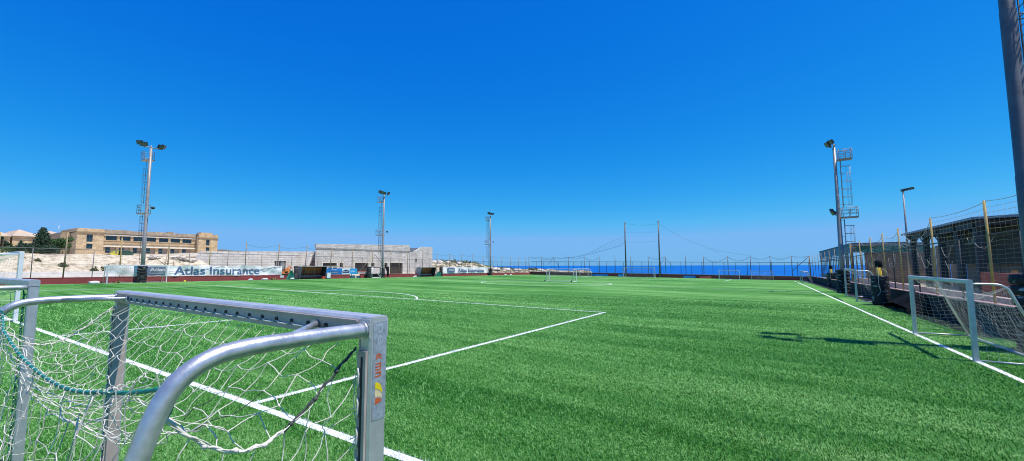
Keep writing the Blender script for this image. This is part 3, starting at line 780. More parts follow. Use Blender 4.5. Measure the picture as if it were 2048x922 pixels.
goal('training_goal', 'thin training goal by the far wall, right of the far full size goal', gl(19.6, 101.4), 0, 3.9, 1.95, .6, 1.1, .10, .1, WHITEW, CORDG, 'training goals around the pitch', net=(18, 9), r=.003, tube=.035)
goal('training_goal', 'training goal by the far wall with a sagging net, nearest to the far corner', gl(25.9, 101.2), 0, 4.0, 1.85, .6, 1.1, .10, .1, GALV, CORD, 'training goals around the pitch', net=(18, 9), r=.004, tube=.035, sag=.35)
goal('training_goal', 'silver training goal standing sideways on the far right corner of the pitch', gl(32.2, 89.5), pi/2, 5.5, 2.0, .9, 1.6, .11, .12, ALU, CORDG, 'training goals around the pitch', net=(18, 9), r=.004, tube=.045)

# ------------------------------------------------------------------ pitch walls
def wall_along_y(name, label, x0, x1, ya, yb, h, capm, m, zoff=-.1, n=12, gaps=()):
    mb = MB()
    ys_ = np.linspace(ya, yb, n+1)
    def strip(xa, xb, lo, hi, mm):
        mb.use(mm)
        for a, b in zip(ys_[:-1], ys_[1:]):
            if any(a < g[1] and b > g[0] for g in gaps): continue
            bb = len(mb.v)
            for y in (a, b):
                for x in (xa, xb):
                    for z in (lo, hi): mb.v.append((x, y, G(-33 if x < 0 else 35.5, y)+z))
            for q in ((0,1,3,2),(4,6,7,5),(0,4,5,1),(2,3,7,6),(1,5,7,3),(0,2,6,4)): mb.face([bb+i for i in q])
    strip(x0, x1, zoff, h, m); strip(x0-.02, x1+.02, h+.002, h+.05, capm)
    return tag(mb.build(name, None), label, 'wall')
wall_along_y('low_wall', 'long low red painted wall along the left side of the pitch', -33.25, -33.0, -25, 104.6, .60, RED, RED, n=60, gaps=((42.6, 42.7),))
wall_along_y('low_wall', 'shaded low wall along the right side of the pitch below the leaning fence', 34.15, 34.42, -10, 104.44, 1.02, REDCAP, mat('shaded_wall_black', (.030, .024, .028), .85, 0, .5, 1.5, spec=.2), n=40)  # near-black colour carries the shade on the wall's pitch side
mb = MB(); mb.use(RED)
a, b = -33.25, 35.6
for (lo, hi, y0, y1, mm) in ((-.2, .80, 104.5, 104.85, RED), (.802, .92, 104.46, 104.89, REDCAP)):
    mb.use(mm); bb = len(mb.v)
    for x in (a, b):
        for y in (y0, y1):
            for z in (lo, hi): mb.v.append((x, y, G(x, 104.5)+z))
    for q in ((0,1,3,2),(4,6,7,5),(0,4,5,1),(2,3,7,6),(1,5,7,3),(0,2,6,4)): mb.face([bb+i for i in q])
tag(mb.build('end_wall', None), 'low brown wall with a pale cap across the far end of the pitch', 'wall')
# colourful dark boards and bits leaning on the far wall
for k, (x0, x1, mm, lab) in enumerate(((-14, -9.2, BLUEB, 'faded blue advertising board leaning on the far wall left of the goal'), (-6.6, -5.0, BLUEB2, 'small light blue board leaning on the far wall beside the tall pole'),
                                 (9.5, 12.2, BLUEB, 'blue board on the far wall right of the goal'), (13.0, 15.6, REDB, 'dull red board on the far wall right of the blue one'))):
    mb = MB(); z = G((x0+x1)/2, 104.3); mb.obox(((x0+x1)/2, 104.36, z+.33), ((x1-x0)/2, 0, 0), (0, .02, 0), (0, .05, .26)); tag(mb.build('advert_board', mm), lab, 'board')
mb = MB()
for x in (22.6, 24.0, 25.6, 27.3, 29.0, 30.6):
    pass

# whitewashed wall, bank plants on the left
mb = MB(); mb.box(-40.3, -39.9, -12, 16.3, G(-36, 5), G(-36, 5)+1.12); tag(mb.build('whitewashed_wall', LIMEW), 'low white wall behind the left fence at the foot of the sandy bank', 'wall')
# upper kerb wall along the top of the bank, sandy
mb = MB(); mb.box(-51.6, -51.2, -12, 27, 2.6, 3.55); tag(mb.build('kerb_wall', LIMED), 'worn stone edge along the top of the sandy bank', 'wall')

# retaining wall in pale blocks, sloping left end, buttress at right end
mb = MB(); pts = [(26.4, .5), (46.6, .5), (46.6, 4.92), (26.9, 4.40), (26.2, 3.0)]
mb.prism([(y, z) for y, z in pts], 'x', -50.5, -50.0)
mb.use(PBLOCK)
rw = mb.build('retaining_wall', PBLOCK); tag(rw, 'pale block retaining wall between the school and the grey building', 'wall')
a_ = [onX(-48.8, 614, 531), onX(-48.8, 621, 531), onX(-48.8, 624, 508), onX(-48.8, 620, 508)]
tag(MB().use(LIMEW).prism([(p[1], p[2]) for p in a_], 'x', -50.0, -48.8).build('buttress'), 'sloping white buttress at the right end of the pale retaining wall', 'buttress')
a_ = [onX(-48.6, 619, 531), onX(-48.6, 630, 531), onX(-48.6, 630, 521.5), onX(-48.6, 627, 521.5), onX(-48.6, 622, 526)]
tag(MB().use(BROWNSLAT).prism([(p[1], p[2]) for p in a_], 'x', -48.75, -48.6).build('rusty_panel'), 'dark brown slanting panel beside the white buttress', 'panel')

# ------------------------------------------------------------------ facade with openings on a plane X = const
def facade(mb, xf, thick, y0, y1, z0, z1, holes, m):
    """wall seen from +X with rectangular holes (ya, yb, za, zb)"""
    mb.use(m)
    ysn = sorted({y0, y1, *[h[0] for h in holes], *[h[1] for h in holes]}); zsn = sorted({z0, z1, *[h[2] for h in holes], *[h[3] for h in holes]})
    for a, b in zip(ysn[:-1], ysn[1:]):
        for c, d in zip(zsn[:-1], zsn[1:]):
            ym, zm = (a+b)/2, (c+d)/2
            if any(h[0] < ym < h[1] and h[2] < zm < h[3] for h in holes): continue
            mb.quad((xf, a, c), (xf, b, c), (xf, b, d), (xf, a, d))
    for (a, b, c, d) in holes:
        mb.quad((xf, a, c), (xf, a, d), (xf-thick, a, d), (xf-thick, a, c)); mb.quad((xf, b, c), (xf-thick, b, c), (xf-thick, b, d), (xf, b, d))
        mb.quad((xf, a, d), (xf, b, d), (xf-thick, b, d), (xf-thick, a, d)); mb.quad((xf, a, c), (xf-thick, a, c), (xf-thick, b, c), (xf, b, c))
def body_rest(mb, xf, xb, y0, y1, z0, z1, m):
    mb.use(m)
    mb.quad((xf, y0, z0), (xf, y0, z1), (xb, y0, z1), (xb, y0, z0)); mb.quad((xf, y1, z0), (xb, y1, z0), (xb, y1, z1), (xf, y1, z1))
    mb.quad((xb, y0, z0), (xb, y0, z1), (xb, y1, z1), (xb, y1, z0)); mb.quad((xf, y0, z1), (xf, y1, z1), (xb, y1, z1), (xb, y0, z1))
def window(parent, xf, y0, y1, z0, z1, panes=2, transom=True, glass=GLASS, fm=FRAMEM, name='window'):
    m = MB(); t = .09
    m.box(xf-.25, xf-.17, y0, y1, z0, z0+t); m.box(xf-.25, xf-.17, y0, y1, z1-t, z1)
    m.box(xf-.25, xf-.17, y0, y0+t, z0+t, z1-t); m.box(xf-.25, xf-.17, y1-t, y1, z0+t, z1-t)
    for i in range(1, panes): y = y0+(y1-y0)*i/panes; m.box(xf-.248, xf-.172, y-t/3, y+t/3, z0+t, z1-t)
    wn = m.build(name, fm, parent)
    MB().box(xf-.27, xf-.252, y0, y1, z0, z1).build('pane', glass, wn)
    return wn

# school ------------------------------------------------------------
sch = empty('school_building', 'long two storey limestone building with two rows of wide windows on the rise at left', 'building', (-125, 43, 3.5))
def P(X, x, y): q = onX(X, x, y); return q[1], q[2]
SX = -125.
def add_world(parent, mb, name, m=None, label=None):
    o = mb.build(name, m, parent, label); o.matrix_parent_inverse = Matrix.Translation(parent.location).inverted(); return o
def wchild(o, parent): o.parent = parent; o.matrix_parent_inverse = Matrix.Translation(parent.location).inverted(); return o
zb = 2.5
yA, yB, yC, yD = 28.5, 33.7, 55.2, 60.9
ztop = 12.1
# main block
ups = []; los = []
xs_up = ((212, 234), (240, 261.5), (267, 287), (293.5, 312.5), (318.5, 337), (342.5, 360.5), (365.5, 383.5))
MX = SX-1.2
for a, b in xs_up:
    ya, yb_ = onX(MX, a, 475)[1], onX(MX, b, 475)[1]
    ups.append((ya, yb_, 9.25, 10.45)); los.append((ya, yb_, 5.75, 7.35))
mb = MB(); facade(mb, MX, .6, yB, yC, zb, ztop-.1, ups+los, LIME); body_rest(mb, MX, SX-16, yB, yC, zb, ztop-.1, LIME)
wchild(mb.build('main_wall'), sch)
for k, h in enumerate(ups): wchild(window(None, MX, *h, panes=3), sch)
for k, h in enumerate(los):
    wchild(window(None, MX, h[0], h[0]+(h[1]-h[0])*.45, h[2], h[3], panes=1), sch)
    wchild(MB().box(MX-.5, MX-.4, h[0]+(h[1]-h[0])*.46, h[1], h[2], h[3]).build('shutter', mat('beige_blind', (.42, .32, .26), .8)), sch)
mb = MB()
mb.use(LIMEL); mb.box(MX+.002, MX+.30, yB+.02, yC-.02, 10.52, 10.80); mb.box(MX+.002, MX+.35, yB+.02, yC-.02, 7.42, 7.80)
mb.use(LIMED); mb.box(MX+.002, MX+.42, yB+.02, yC-.02, 10.98, 11.20); mb.box(MX+.002, MX+.10, yB+.02, yC-.02, 9.0, 9.12); mb.box(MX+.002, MX+.14, yB+.02, yC-.02, 8.2, 8.32)
wchild(mb.build('string_course'), sch)
mb = MB(); mb.use(mat('parapet_stone', (.55, .45, .33), .9, 0, .45, .8, .03, 5, c2=(.28, .22, .16)))
y = yB
while y < yC-.01:
    s = min(random.uniform(1.5, 3), yC-y); mb.box(MX-.4, MX+.05, y+.01, y+s-.01, 11.22, ztop+random.uniform(-.1, .1)); y += s
wchild(mb.build('parapet'), sch)
for (a, b, c0, c1, dx) in ((yA, yB, 12.05, .0, 0), (yC+.4, yD, 12.0, 0, 0)):
    hs_ = []
    if a == yA: hs_ = [(onX(SX, 173.5, 470)[1], onX(SX, 186, 470)[1], onX(SX, 180, 483.5)[2], onX(SX, 180, 469)[2]), (onX(SX, 172.5, 490)[1], onX(SX, 185, 490)[1], onX(SX, 180, 497.5)[2], onX(SX, 180, 487.5)[2])]
    else: hs_ = [(onX(SX, 412.5, 480)[1], onX(SX, 419.5, 480)[1], onX(SX, 415, 491)[2], onX(SX, 415, 479)[2]), (onX(SX, 412, 496)[1], onX(SX, 419, 496)[1], onX(SX, 415, 501.8)[2], onX(SX, 415, 494.5)[2])]
    mb = MB(); facade(mb, SX, .5, a, b, zb, 11.0, hs_, LIME); body_rest(mb, SX, SX-15, a, b, zb, 11.0, LIME)
    mb.use(LIMED); mb.box(SX-.6, SX+.25, a-.15, b+.15, 11.002, 11.22)
    mb.use(LIME); mb.box(SX-15, SX+.06, a-.02, b+.02, 11.222, 12.08 if a == yA else 12.2)
    mb.use(LIME); ym = (a+b)/2
    if a != yA: mb.box(SX-3, SX-.1, a+.5, b-1.6, 12.202, 12.75)
    wchild(mb.build('corner_block'), sch)
    for h in hs_: wchild(window(None, SX, *h, panes=1 if a != yA else 2), sch)
mb = MB(); mb.use(LIMED); mb.box(SX-1.25, SX+.002, yC, yC+.39, zb, 11.6); wchild(mb.build('recess_wall'), sch)
wchild(MB().use(LIMED).box(MX-5, MX-3.6, 49.3, 50.6, 12.0, 12.7).build('roof_hatch'), sch)
# side wing running back behind the left corner
mb = MB().use(LIMED); mb.box(-160, -131, 26.9, 28.47, zb, 11.1); mb.box(-131, -130.4, 26.6, 28.47, zb, 10.6); wchild(mb.build('side_wing'), sch)
wchild(MB().use(WHITE).tube([(-132, 26.5, 11.1), (-132, 26.5, 12.9)], .05, 6).build('roof_pole'), sch)
wchild(MB().use(YELLOW).tube([(-128.5, 27.6, 3), (-128.5, 27.6, 11)], .14, 8).build('drainpipe'), sch)

# sheds -------------------------------------------------------------
def shed(label, xa, xp, xb, ytop, yeave, roofrear=True):
    X = -150.; ya, za = P(X, xa, yeave); yb_, _ = P(X, xb, yeave); yp, zp = P(X, xp, ytop); ze = P(X, xp, yeave)[1]
    root = empty('shed', label, 'shed', (X, (ya+yb_)/2, 3.5), 0, 'gabled sheds at the far left')
    mb = MB(); facade(mb, X, .6, ya+.15, yb_-.15, 3, ze-.25, [(ya+1.0, ya+(yb_-ya)*.42, 3, ze-1.0)] if xa < -30 else [], LIME); body_rest(mb, X, X-28, ya+.15, yb_-.15, 3, ze-.25, LIME)
    if xa < -30: mb.use(DARK).box(X-1.2, X-.9, ya+1, ya+(yb_-ya)*.42, 3, ze-1)
    wchild(mb.build('wall'), root)
    # hipped roof: ridge set back
    b = (X+.4, ya, ze), (X+.4, yb_, ze), (X-29, yb_, ze), (X-29, ya, ze); rA = (X-7, yp, zp); rB = (X-23, yp, zp)
    mb = MB().use(SHEDR); n = len(mb.v); mb.v += [*b, rA, rB]
    for f in ((0, 1, 4), (1, 2, 5, 4), (2, 3, 5), (3, 0, 4, 5)): mb.face([n+i for i in f])
    mb.face([n+3, n+2, n+1, n]); mb.use(LIMEL).box(X+.1, X+.5, ya, yb_, ze-.24, ze-.02)
    wchild(mb.build('roof'), root)
shed('sandy hip roofed shed at the left edge with a dark doorway', -62, -6, 23, 456, 470)
shed('sandy hip roofed shed behind the dark conifer', 24, 50, 84, 456.5, 471)
shed('sandy hip roofed shed next to the school wing', 85, 113, 140, 459.5, 472.5)

# grey building -----------------------------------------------------
gb = empty('clubhouse', 'grey block building with dark door openings beside the pitch', 'building', (-45, 55, .3))
BX = -45.; y0 = onX(BX, 631, 500)[1]; y1 = onX(BX, 819, 500)[1]; zt0 = 6.15; zt1 = 6.9
holes = []
for (xa, xb, ya_, yb2) in ((645.5, 673.5, 526, 538.5), (679, 686.5, 526, 534.5), (709.8, 736.5, 526, 548), (742, 749, 526.3, 533), (768.5, 775, 526, 536), (779.5, 805, 526.3, 548)):
    q0 = onX(BX, xa, ya_); q1 = onX(BX, xb, yb2); zlo = onX(BX, (xa+xb)/2, yb2)[2]; zhi = 2.62+(q0[1]-45)*.006
    holes.append((q0[1], q1[1], max(zlo, .2), zhi))
mb = MB(); facade(mb, BX, .5, y0, y1, -.6, 5.55, holes, GBLOCK)
y0r = onX(BX-12, 632, 500)[1]
mb.quad((BX, y0, -.6), (BX, y0, 5.55), (BX-12, y0r, 5.55), (BX-12, y0r, -.6)); mb.quad((BX, y1, -.6), (BX-12, y1, -.6), (BX-12, y1, 5.55), (BX, y1, 5.55)); mb.quad((BX-12, y0r, -.6), (BX-12, y0r, 5.55), (BX-12, y1, 5.55), (BX-12, y1, -.6)); mb.quad((BX-.6, y0+.3, 5.5), (BX-.6, y1, 5.5), (BX-12, y1, 5.5), (BX-12, y0r, 5.5))
wchild(mb.build('wall'), gb)
mb = MB().use(GBLOCK); n = len(mb.v)
mb.prism([(y0-.02, 5.552), (y1+.02, 5.552), (y1+.02, zt1), (y0-.02, zt0)], 'x', BX-.3, BX+.08); wchild(mb.build('parapet'), gb)
wchild(MB().use(CONC).box(BX+.002, BX+.14, y0, y1, 5.40, 5.548).build('ledge'), gb)
for k, h in enumerate(holes):
    big = h[1]-h[0] > 2.5
    mb = MB().use(LIMEL); t = .14
    mb.box(BX+.002, BX+.05, h[0]-t, h[1]+t, h[3], h[3]+t); mb.box(BX+.002, BX+.05, h[0]-t, h[0], h[2], h[3]); mb.box(BX+.002, BX+.05, h[1], h[1]+t, h[2], h[3])
    fr = wchild(mb.build('door_frame' if big else 'window_frame'), gb)
    o = MB().use(mat('dark_brown_shutter', (.045, .032, .024), .8, 0, .3, 2)).box(BX-.44, BX-.36, h[0], h[1], h[2], h[3])
    if big: o.use(DARK).box(BX-.358, BX-.35, h[0]+(h[1]-h[0])*.33, h[0]+(h[1]-h[0])*.35, h[2], h[3]).box(BX-.358, BX-.35, h[0]+(h[1]-h[0])*.66, h[0]+(h[1]-h[0])*.68, h[2], h[3])
    wchild(o.build('shutter' if big else 'pane'), gb)
# stepped ruin wall to its right
pl = [onX(BX, 819.5, 504), onX(BX, 828, 504), onX(BX, 833, 500), onX(BX, 844, 493.6), onX(BX, 865, 494.3)]
poly = [(p[1]+.05, p[2]) for p in pl]; yR = poly[-1][0]
mb = MB().use(GBLOCK).prism([(poly[0][0], -.6)]+poly+[(yR, -.6)], 'x', BX-.45, BX-.02)
mb.use(GBLOCK).box(BX-9, BX-.46, yR-.4, yR, -.6, poly[-1][1]-.1)
sw = mb.build('stair_wall'); tag(sw, 'tall pale block wall with a sloping top right of the grey building', 'wall')
sw2 = MB().use(DARK).box(BX-.018, BX-.008, onX(BX, 831, 520)[1], onX(BX, 833.5, 520)[1], onX(BX, 832, 523.5)[2], onX(BX, 832, 517)[2]).build('slot_opening', None, sw)

# ------------------------------------------------------------------ trees and shrubs
def leaves(mb, pts, size, flat=.5):
    for p in pts:
        s = size*random.uniform(.6, 1.4)
        a = Vector((random.gauss(0, 1), random.gauss(0, 1), random.gauss(0, 1)*flat)).normalized(); b = a.orthogonal().normalized()
        b = (Matrix.Rotation(random.uniform(0, 6.28), 3, a) @ b); c = a.cross(b); p = Vector(p)
        n = len(mb.v); mb.v += [tuple(p-b*s), tuple(p+c*s*.5), tuple(p+b*s), tuple(p-c*s*.5)]; mb.face((n, n+1, n+2, n+3))
def tree(name, label, X, px, ytop, ybase, halfw, kind, group=None, mm=None, n=2600):
    q = onX(X, px, ybase); qt = onX(X, px, ytop); H = qt[2]-q[2]; base = (X, q[1], min(q[2], 4.5)); H = qt[2]-base[2]
    wid = abs(onX(X, px+halfw, ybase)[1]-q[1])
    root = empty(name, label, 'tree', base, 0, group)
    m = MB(); m.tube([(0, 0, -.3), (.05, .02, H*.5), (0, 0, H*.92)], [H*.035, H*.022, H*.006], 8)
    cr = MB(); pts = []
    if kind == 'conifer':
        for k in range(16):
            z = H*(.12+.86*k/15); rad = wid*(1-(k/15.5))**.8*random.uniform(.8, 1.12)
            nb_ = 9 if k < 10 else 6
            for j in range(nb_):
                a = j*2*pi/nb_+k*.9+random.uniform(-.2, .2); rr = rad*random.uniform(.75, 1.12)
                m.tube([(0, 0, z), (rr*.8*cos(a), rr*.8*sin(a), z+.03*H)], [.05, .015], 4)
                for t in range(int(n/150)):
                    f = random.random()**.7; pts.append((rr*f*cos(a)+random.gauss(0, .055*wid), rr*f*sin(a)+random.gauss(0, .055*wid), z-.03*H*f+.05*H*f*f+random.gauss(0, .009*H)))
        leaves(cr, pts, .035*wid+.10, .3)
    else:
        cl = [(random.gauss(0, .42)*wid, random.gauss(0, .42)*wid, H*random.uniform(.38, .88)) for _ in range(16)]
        for c in cl:
            m.tube([(0, 0, H*.3), c], [.08, .03], 4)
            rr = wid*random.uniform(.28, .45)
            for t in range(n//16):
                d = Vector((random.gauss(0, 1), random.gauss(0, 1), random.gauss(0, .8))).normalized()*rr*random.uniform(.55, 1.05); pts.append(Vector(c)+d)
        leaves(cr, pts, .05*wid+.06, .8)
    m.build('trunk', TRUNK, root); cr.build('crown', mm or (LEAF if kind == 'conifer' else LEAF2), root)
    return root
tree('conifer_tree', 'tall dark layered conifer in front of the sheds left of the school', -112, 83, 456, 503, 34, 'conifer', 'trees left of the school', n=6000)
tree('conifer_tree', 'small pointed conifer between the sheds', -108, 40, 482, 503, 16, 'conifer', 'trees left of the school', n=2200)
tree('leafy_tree', 'green round tree against the school wing', -110, 119, 471, 504, 22, 'broad', 'trees left of the school', n=5000)
tree('leafy_tree', 'dark tree at the left edge before the shed doorway', -108, 4, 471, 503, 17, 'broad', 'trees left of the school', mm=LEAF, n=2600)
tree('leafy_tree', 'low dark bush tree between the two left conifers', -104, 60, 489, 506, 22, 'broad', 'trees left of the school', mm=LEAF, n=2200)
tree('leafy_tree', 'low bush at the foot of the left edge tree', -104, 22, 492, 507, 20, 'broad', 'trees left of the school', mm=LEAF2, n=2000)
tree('leafy_tree', 'low dark bush right of the tall conifer', -104, 100, 490, 508, 20, 'broad', 'trees left of the school', mm=LEAF, n=2000)
def bush(label, X, px, py, rw, rh, mm=SCRUB, n=700, name='shrub', group='shrubs on the sandy bank'):
    q = onX(X, px, py); k = abs(onX(X, px+1, py)[1]-q[1]); kz = abs(onX(X, px, py-1)[2]-q[2])
    zg = float(terrain(np.array([X]), np.array([q[1]]))[0]); m = MB(); pts = []
    for _ in range(n):
        d = Vector((random.gauss(0, 1), random.gauss(0, 1), abs(random.gauss(0, 1)))).normalized(); f = random.uniform(.6, 1.05)*(1+.2*sin(d.x*5+d.y*7))
        pts.append((d.x*rw*k*f*.7, d.y*rw*k*f, (d.z if _ % 2 else d.z*random.random()*.6)*rh*kz*f*1.5-.15))
    leaves(m, pts, .10+.06*rw*k, .9)
    m.tube([(0, 0, -.2), (0, 0, rh*kz*.6)], .03, 5)
    for b in range(5): m.tube([(0, 0, 0), (random.uniform(-.4, .4)*rw*k, random.uniform(-.6, .6)*rw*k, rh*kz)], .015, 4)
    o = m.build(name, mm); o.location = (X, q[1], zg-.05); return tag(o, label, 'shrub', group)
bush('round green shrub high on the sandy bank left of the pitch goal', -45.5, 127, 525, 10, 7)
bush('green shrub halfway up the bank below the school corner', -43.8, 189, 538, 9, 9)
bush('large dull shrub on the bank just left of the training goal', -43.8, 213, 540, 12, 11)
bush('small dark shrub under the earth patch on the bank', -46.5, 75, 521, 7, 5)
bush('brown tuft at the foot of the bank below the round shrub', -42.5, 118, 541, 11, 3, WEED, 200)
bush('brown tuft at the foot of the bank under the school corner', -42.5, 164, 541, 8, 4, WEED, 200)
bush('little brown tuft low on the left of the bank', -42.8, 47, 538, 5, 2, WEED, 120)
bush('dry weed tuft growing at the red wall inside the left training goal', -32.6, 236, 563, 12, 5, WEED, 220, 'weed_tuft', 'weeds at the red wall')
bush('dry yellow weeds at the red wall below the banner end', -32.55, 548, 558, 8, 5, WEED, 260, 'weed_tuft', 'weeds at the red wall')
for k, (x, y, s) in enumerate(((905, 528, 12), (930, 532, 14), (948, 533, 9), (1010, 540, 10), (1065, 541, 9), (882, 525, 10))):
    bush(['dark scrub bush on the rocky land right of the stair wall', 'wide scrub bush behind the second banner fence', 'low scrub bush left of the third pole', 'low scrub bush right of the third pole', 'scrub bush by the far corner of the red wall', 'small scrub bush next to the stair wall'][k], -56 if x < 1000 else -46, x, y, s, 4, SCRUB, 260, 'shrub', 'scrub on the coastal land')
# rocks on coastal land
def rock(label, X, px, py, w_, h_):
    q = onX(X, px, py); k = abs(onX(X, px+1, py)[1]-q[1]); m = MB(); m.blob((0, 0, 0), w_*k*.5, w_*k*.6, h_*k*.8, 9, 6, .22)
    o = m.build('boulder', RUBBLE); o.location = (X, q[1], float(terrain(np.array([X]), np.array([q[1]]))[0])+.1); o.rotation_euler = (0, 0, random.uniform(0, 3)); return tag(o, label, 'rock', 'pale boulders on the coastal land')
for k, (x, y, a, b) in enumerate(((868, 533, 9, 4), (880, 539, 8, 5), (896, 530, 8, 3), (918, 530, 7, 3), (992, 541, 10, 3), (1014, 540, 9, 3), (1032, 543, 8, 2), (1080, 543, 9, 2))):
    rock(['pale boulder beside the stair wall', 'pale boulder above the second dugout', 'boulder in the scrub above the second banner', 'boulder under the fence prop', 'flat pale boulder right of the third pole', 'flat pale boulder farther right of the third pole', 'flat stone near the end of the red wall', 'flat stone beyond the far left corner'][k], -52 if x < 950 else -44, x, y, a, b)

# ------------------------------------------------------------------ fences
def fence_left():
    f = empty('chain_link_fence', 'tall rusty chain link fence on the red wall along the left side', 'fence', gl(-33.12, 40))
    inv = lambda x, y, z: (x+33.12, y-40, z-G(-33.12, 40))
    m = MB()
    z = lambda y, h: G(-33.12, y)+h
    for a in (np.linspace(-25, 33, 20), np.linspace(34.5, 45.7, 6), np.linspace(46.5, 60, 8), np.linspace(60.6, 104.4, 20)):
        m.tube([inv(-33.12, y, z(y, 3.5)) for y in a], .03, 6)
        m.tube([inv(-33.12, y, z(y, 1.95)) for y in a], .012, 5)
    m.build('top_rail', FGREY, f)
    y = 25.4-4.25*12; k = 0
    while y < 104:
        hh = 4.95+random.uniform(-.1, .25); ln = random.uniform(-.05, .09)
        if 29 < y < 40: ln = .35
        MB().tube([inv(-33.12, y, z(y, .4)), inv(-33.12, y+ln, z(y, hh))], .06, 8).build('tall_post', YELLOW if y < 24 and k % 2 else FENCE, f)
        MB().tube([inv(-33.12, y+2.1, z(y+2.1, .4)), inv(-33.12, y+2.1+ln*.4, z(y+2.1, 3.5))], .035, 8).build('post', FGREY if k % 3 else FENCE, f)
        y += 4.25; k += 1
    m = MB()
    for h in np.arange(.75, 3.45, .27): m.tube([inv(-33.14, yy, z(yy, h)) for yy in np.linspace(-25, 104.4, 40)], .006, 4, cap=False)
    m.build('wire', FGREY, f)
    m = MB().use(MESHT); m.quad(inv(-33.16, -25, z(-25, .66)), inv(-33.16, 104.4, z(104.4, .66)), inv(-33.16, 104.4, z(104.4, 3.5)), inv(-33.16, -25, z(-25, 3.5))); m.build('mesh', None, f)
    y = 25.4-4.25*4
    while y < 100:
        m = MB()
        a, b = (y, y+4.25); m.tube([inv(-33.12, a+(b-a)*t, z(y, 4.85-.35*4*t*(1-t)*random.uniform(.6, 1.2))) for t in np.linspace(0, 1, 7)], .014, 4); y += 4.25
        m.build('top_cord', CORDB, f)
        if 8 < y < 24: y += 4.25
    for yc in (47.0, 69.0):     # propping struts in A shape
        MB().tube([inv(-33.12, yc, z(yc, 4.3)), inv(-33.3, yc-3.2, z(yc, .8))], .045, 6).build('strut', WOOD, f)
        MB().tube([inv(-33.12, yc, z(yc, 4.3)), inv(-33.3, yc+3.0, z(yc, 1.7))], .04, 6).build('strut', FGREY, f)
fence_left()
def fence_far():
    f = empty('chain_link_fence', 'chain link fence on the far end wall with the sea behind it', 'fence', (0, 104.68, G(0, 104.68)))
    Yf = 104.68; I = lambda x, z: (x, 0, z-G(0, Yf)); z = lambda x, h: G(x, Yf)+h
    MB().tube([I(x, z(x, 3.85)) for x in np.linspace(-33, 35, 20)], .045, 6).build('top_rail', DSTEEL, f)
    xs_ = [onY(Yf, px, 530)[0] for px in (1057.5, 1081, 1103, 1117+16, 1137, 1168, 1198, 1228, 1265, 1285+22, 1347, 1371, 1408, 1436, 1466, 1500, 1536, 1564, 1582)]
    k = 0; x = -31.0
    while x < 34.5:
        MB().tube([I(x, z(x, .8)), I(x, z(x, 3.85))], .05 if k % 2 else .035, 6).build('post', DSTEEL, f); x += 2.35; k += 1
    tp = [1058, 1083, 1108, 1137, 1168.5, 1198.5, 1230, 1261.5, 1296.5, 1331, 1371, 1407, 1455.5, 1500.5, 1540.5, 1583, 1619]
    tx = [onY(Yf, px, 520)[0] for px in tp]
    for x in tx: MB().tube([I(x, z(x, .8)), I(x+random.uniform(-.04, .04), z(x, 5.3))], .07, 8).build('tall_post', FGREY, f)
    m = MB()
    for h in np.arange(1.1, 3.8, .25): m.tube([I(-33, z(-33, h)), I(35, z(35, h))], .005, 4, cap=False)
    m.build('wire', FGREY, f)
    m = MB().use(MESHB); m.quad(I(-33, z(-33, .92)), I(35, z(35, .92)), I(35, z(35, 3.85)), I(-33, z(-33, 3.85))); m.build('mesh', None, f)
    for a, b, s in ((0, 1, .1), (1, 2, .35), (2, 3, .25), (3, 4, .35), (4, 5, .9), (12, 13, .9), (13, 14, .6), (14, 15, .55), (15, 16, .15), (11, 12, 1.2), (8, 9, .5)):
        m = MB()
        for q in range(2):
            m.tube([I(tx[a]+(tx[b]-tx[a])*t, z(tx[a], 5.15)-(s+q*.2)*4*t*(1-t)) for t in np.linspace(0, 1, 9)], .022, 4)
        m.build('top_cord', CORDB, f)
    MB().tube([I(tx[-1], z(tx[-1], 5.2)), I(tx[-1]-3.2, z(tx[-1], 2.0))], .06, 6).build('strut', FGREY, f)
    for xx in (tx[2]-.2, tx[9]):
        for s in (-1, 1): MB().tube([I(xx, z(xx, 4.9)), I(xx+s*1.9, z(xx, 2.2 if s > 0 else 2.9))], .04, 6).build('strut', FGREY, f)
fence_far()
# two tall ball-stop poles and their fallen net
PX = [(-4.45, 13.25), (4.05, 13.15)]
for k, (x, zt_) in enumerate(PX):
    z0 = G(x, 104.2); m = MB(); m.tube([(0, 0, -.1), (0, 0, zt_-z0)], [.20, .15], 12)
    r_ = empty('net_pole', ['tall dark pole behind the far goal, the left one with the fallen net', 'tall dark pole behind the far goal, the right one with a long cable'][k], 'pole', (x, 104.25, z0), 0, 'ball stop poles')
    m.build('mast', FGREY, r_); MB().box(-.25, .25, -.1, .1, zt_-z0-.25, zt_-z0-.15).build('cross_arm', DSTEEL, r_)
m = MB(); Yn = 104.3
def wy(lst, r=.03, n=6): m.tube(curve_pts([tuple(onY(Yn, *p)) for p in lst], 5), r, 4)
wy([(1252, 447.5), (1283, 450.5), (1315, 448)], .02); wy([(1252, 465), (1285, 465.5), (1315, 463.5)], .014); wy([(1252, 484), (1285, 484.5), (1315, 482)], .014)
wy([(1250, 473), (1225, 482), (1205, 492), (1185, 503), (1160, 511), (1130, 516)], .018)
wy([(1249, 484), (1243, 490), (1232, 494), (1210, 500), (1180, 508), (1150, 514.5), (1125, 517), (1090, 519), (1062, 516)], .032)
for t in range(14):
    a = np.interp(t/13, [0, 1], [1246, 1165]); b0 = np.interp(a, [1130, 1160, 1185, 1205, 1225, 1250], [516, 511, 503, 492, 482, 473]); b1 = np.interp(a, [1125, 1150, 1180, 1210, 1232, 1243], [517, 514.5, 508, 500, 494, 490])
    wy([(a, b0), (a-6, b1)], .008)
    wy([(a, b0), (a+5, b1)], .008)
tag(m.build('ball_stop_net', CORDB), 'fallen ball stop net and cords hanging from the left tall pole', 'net')
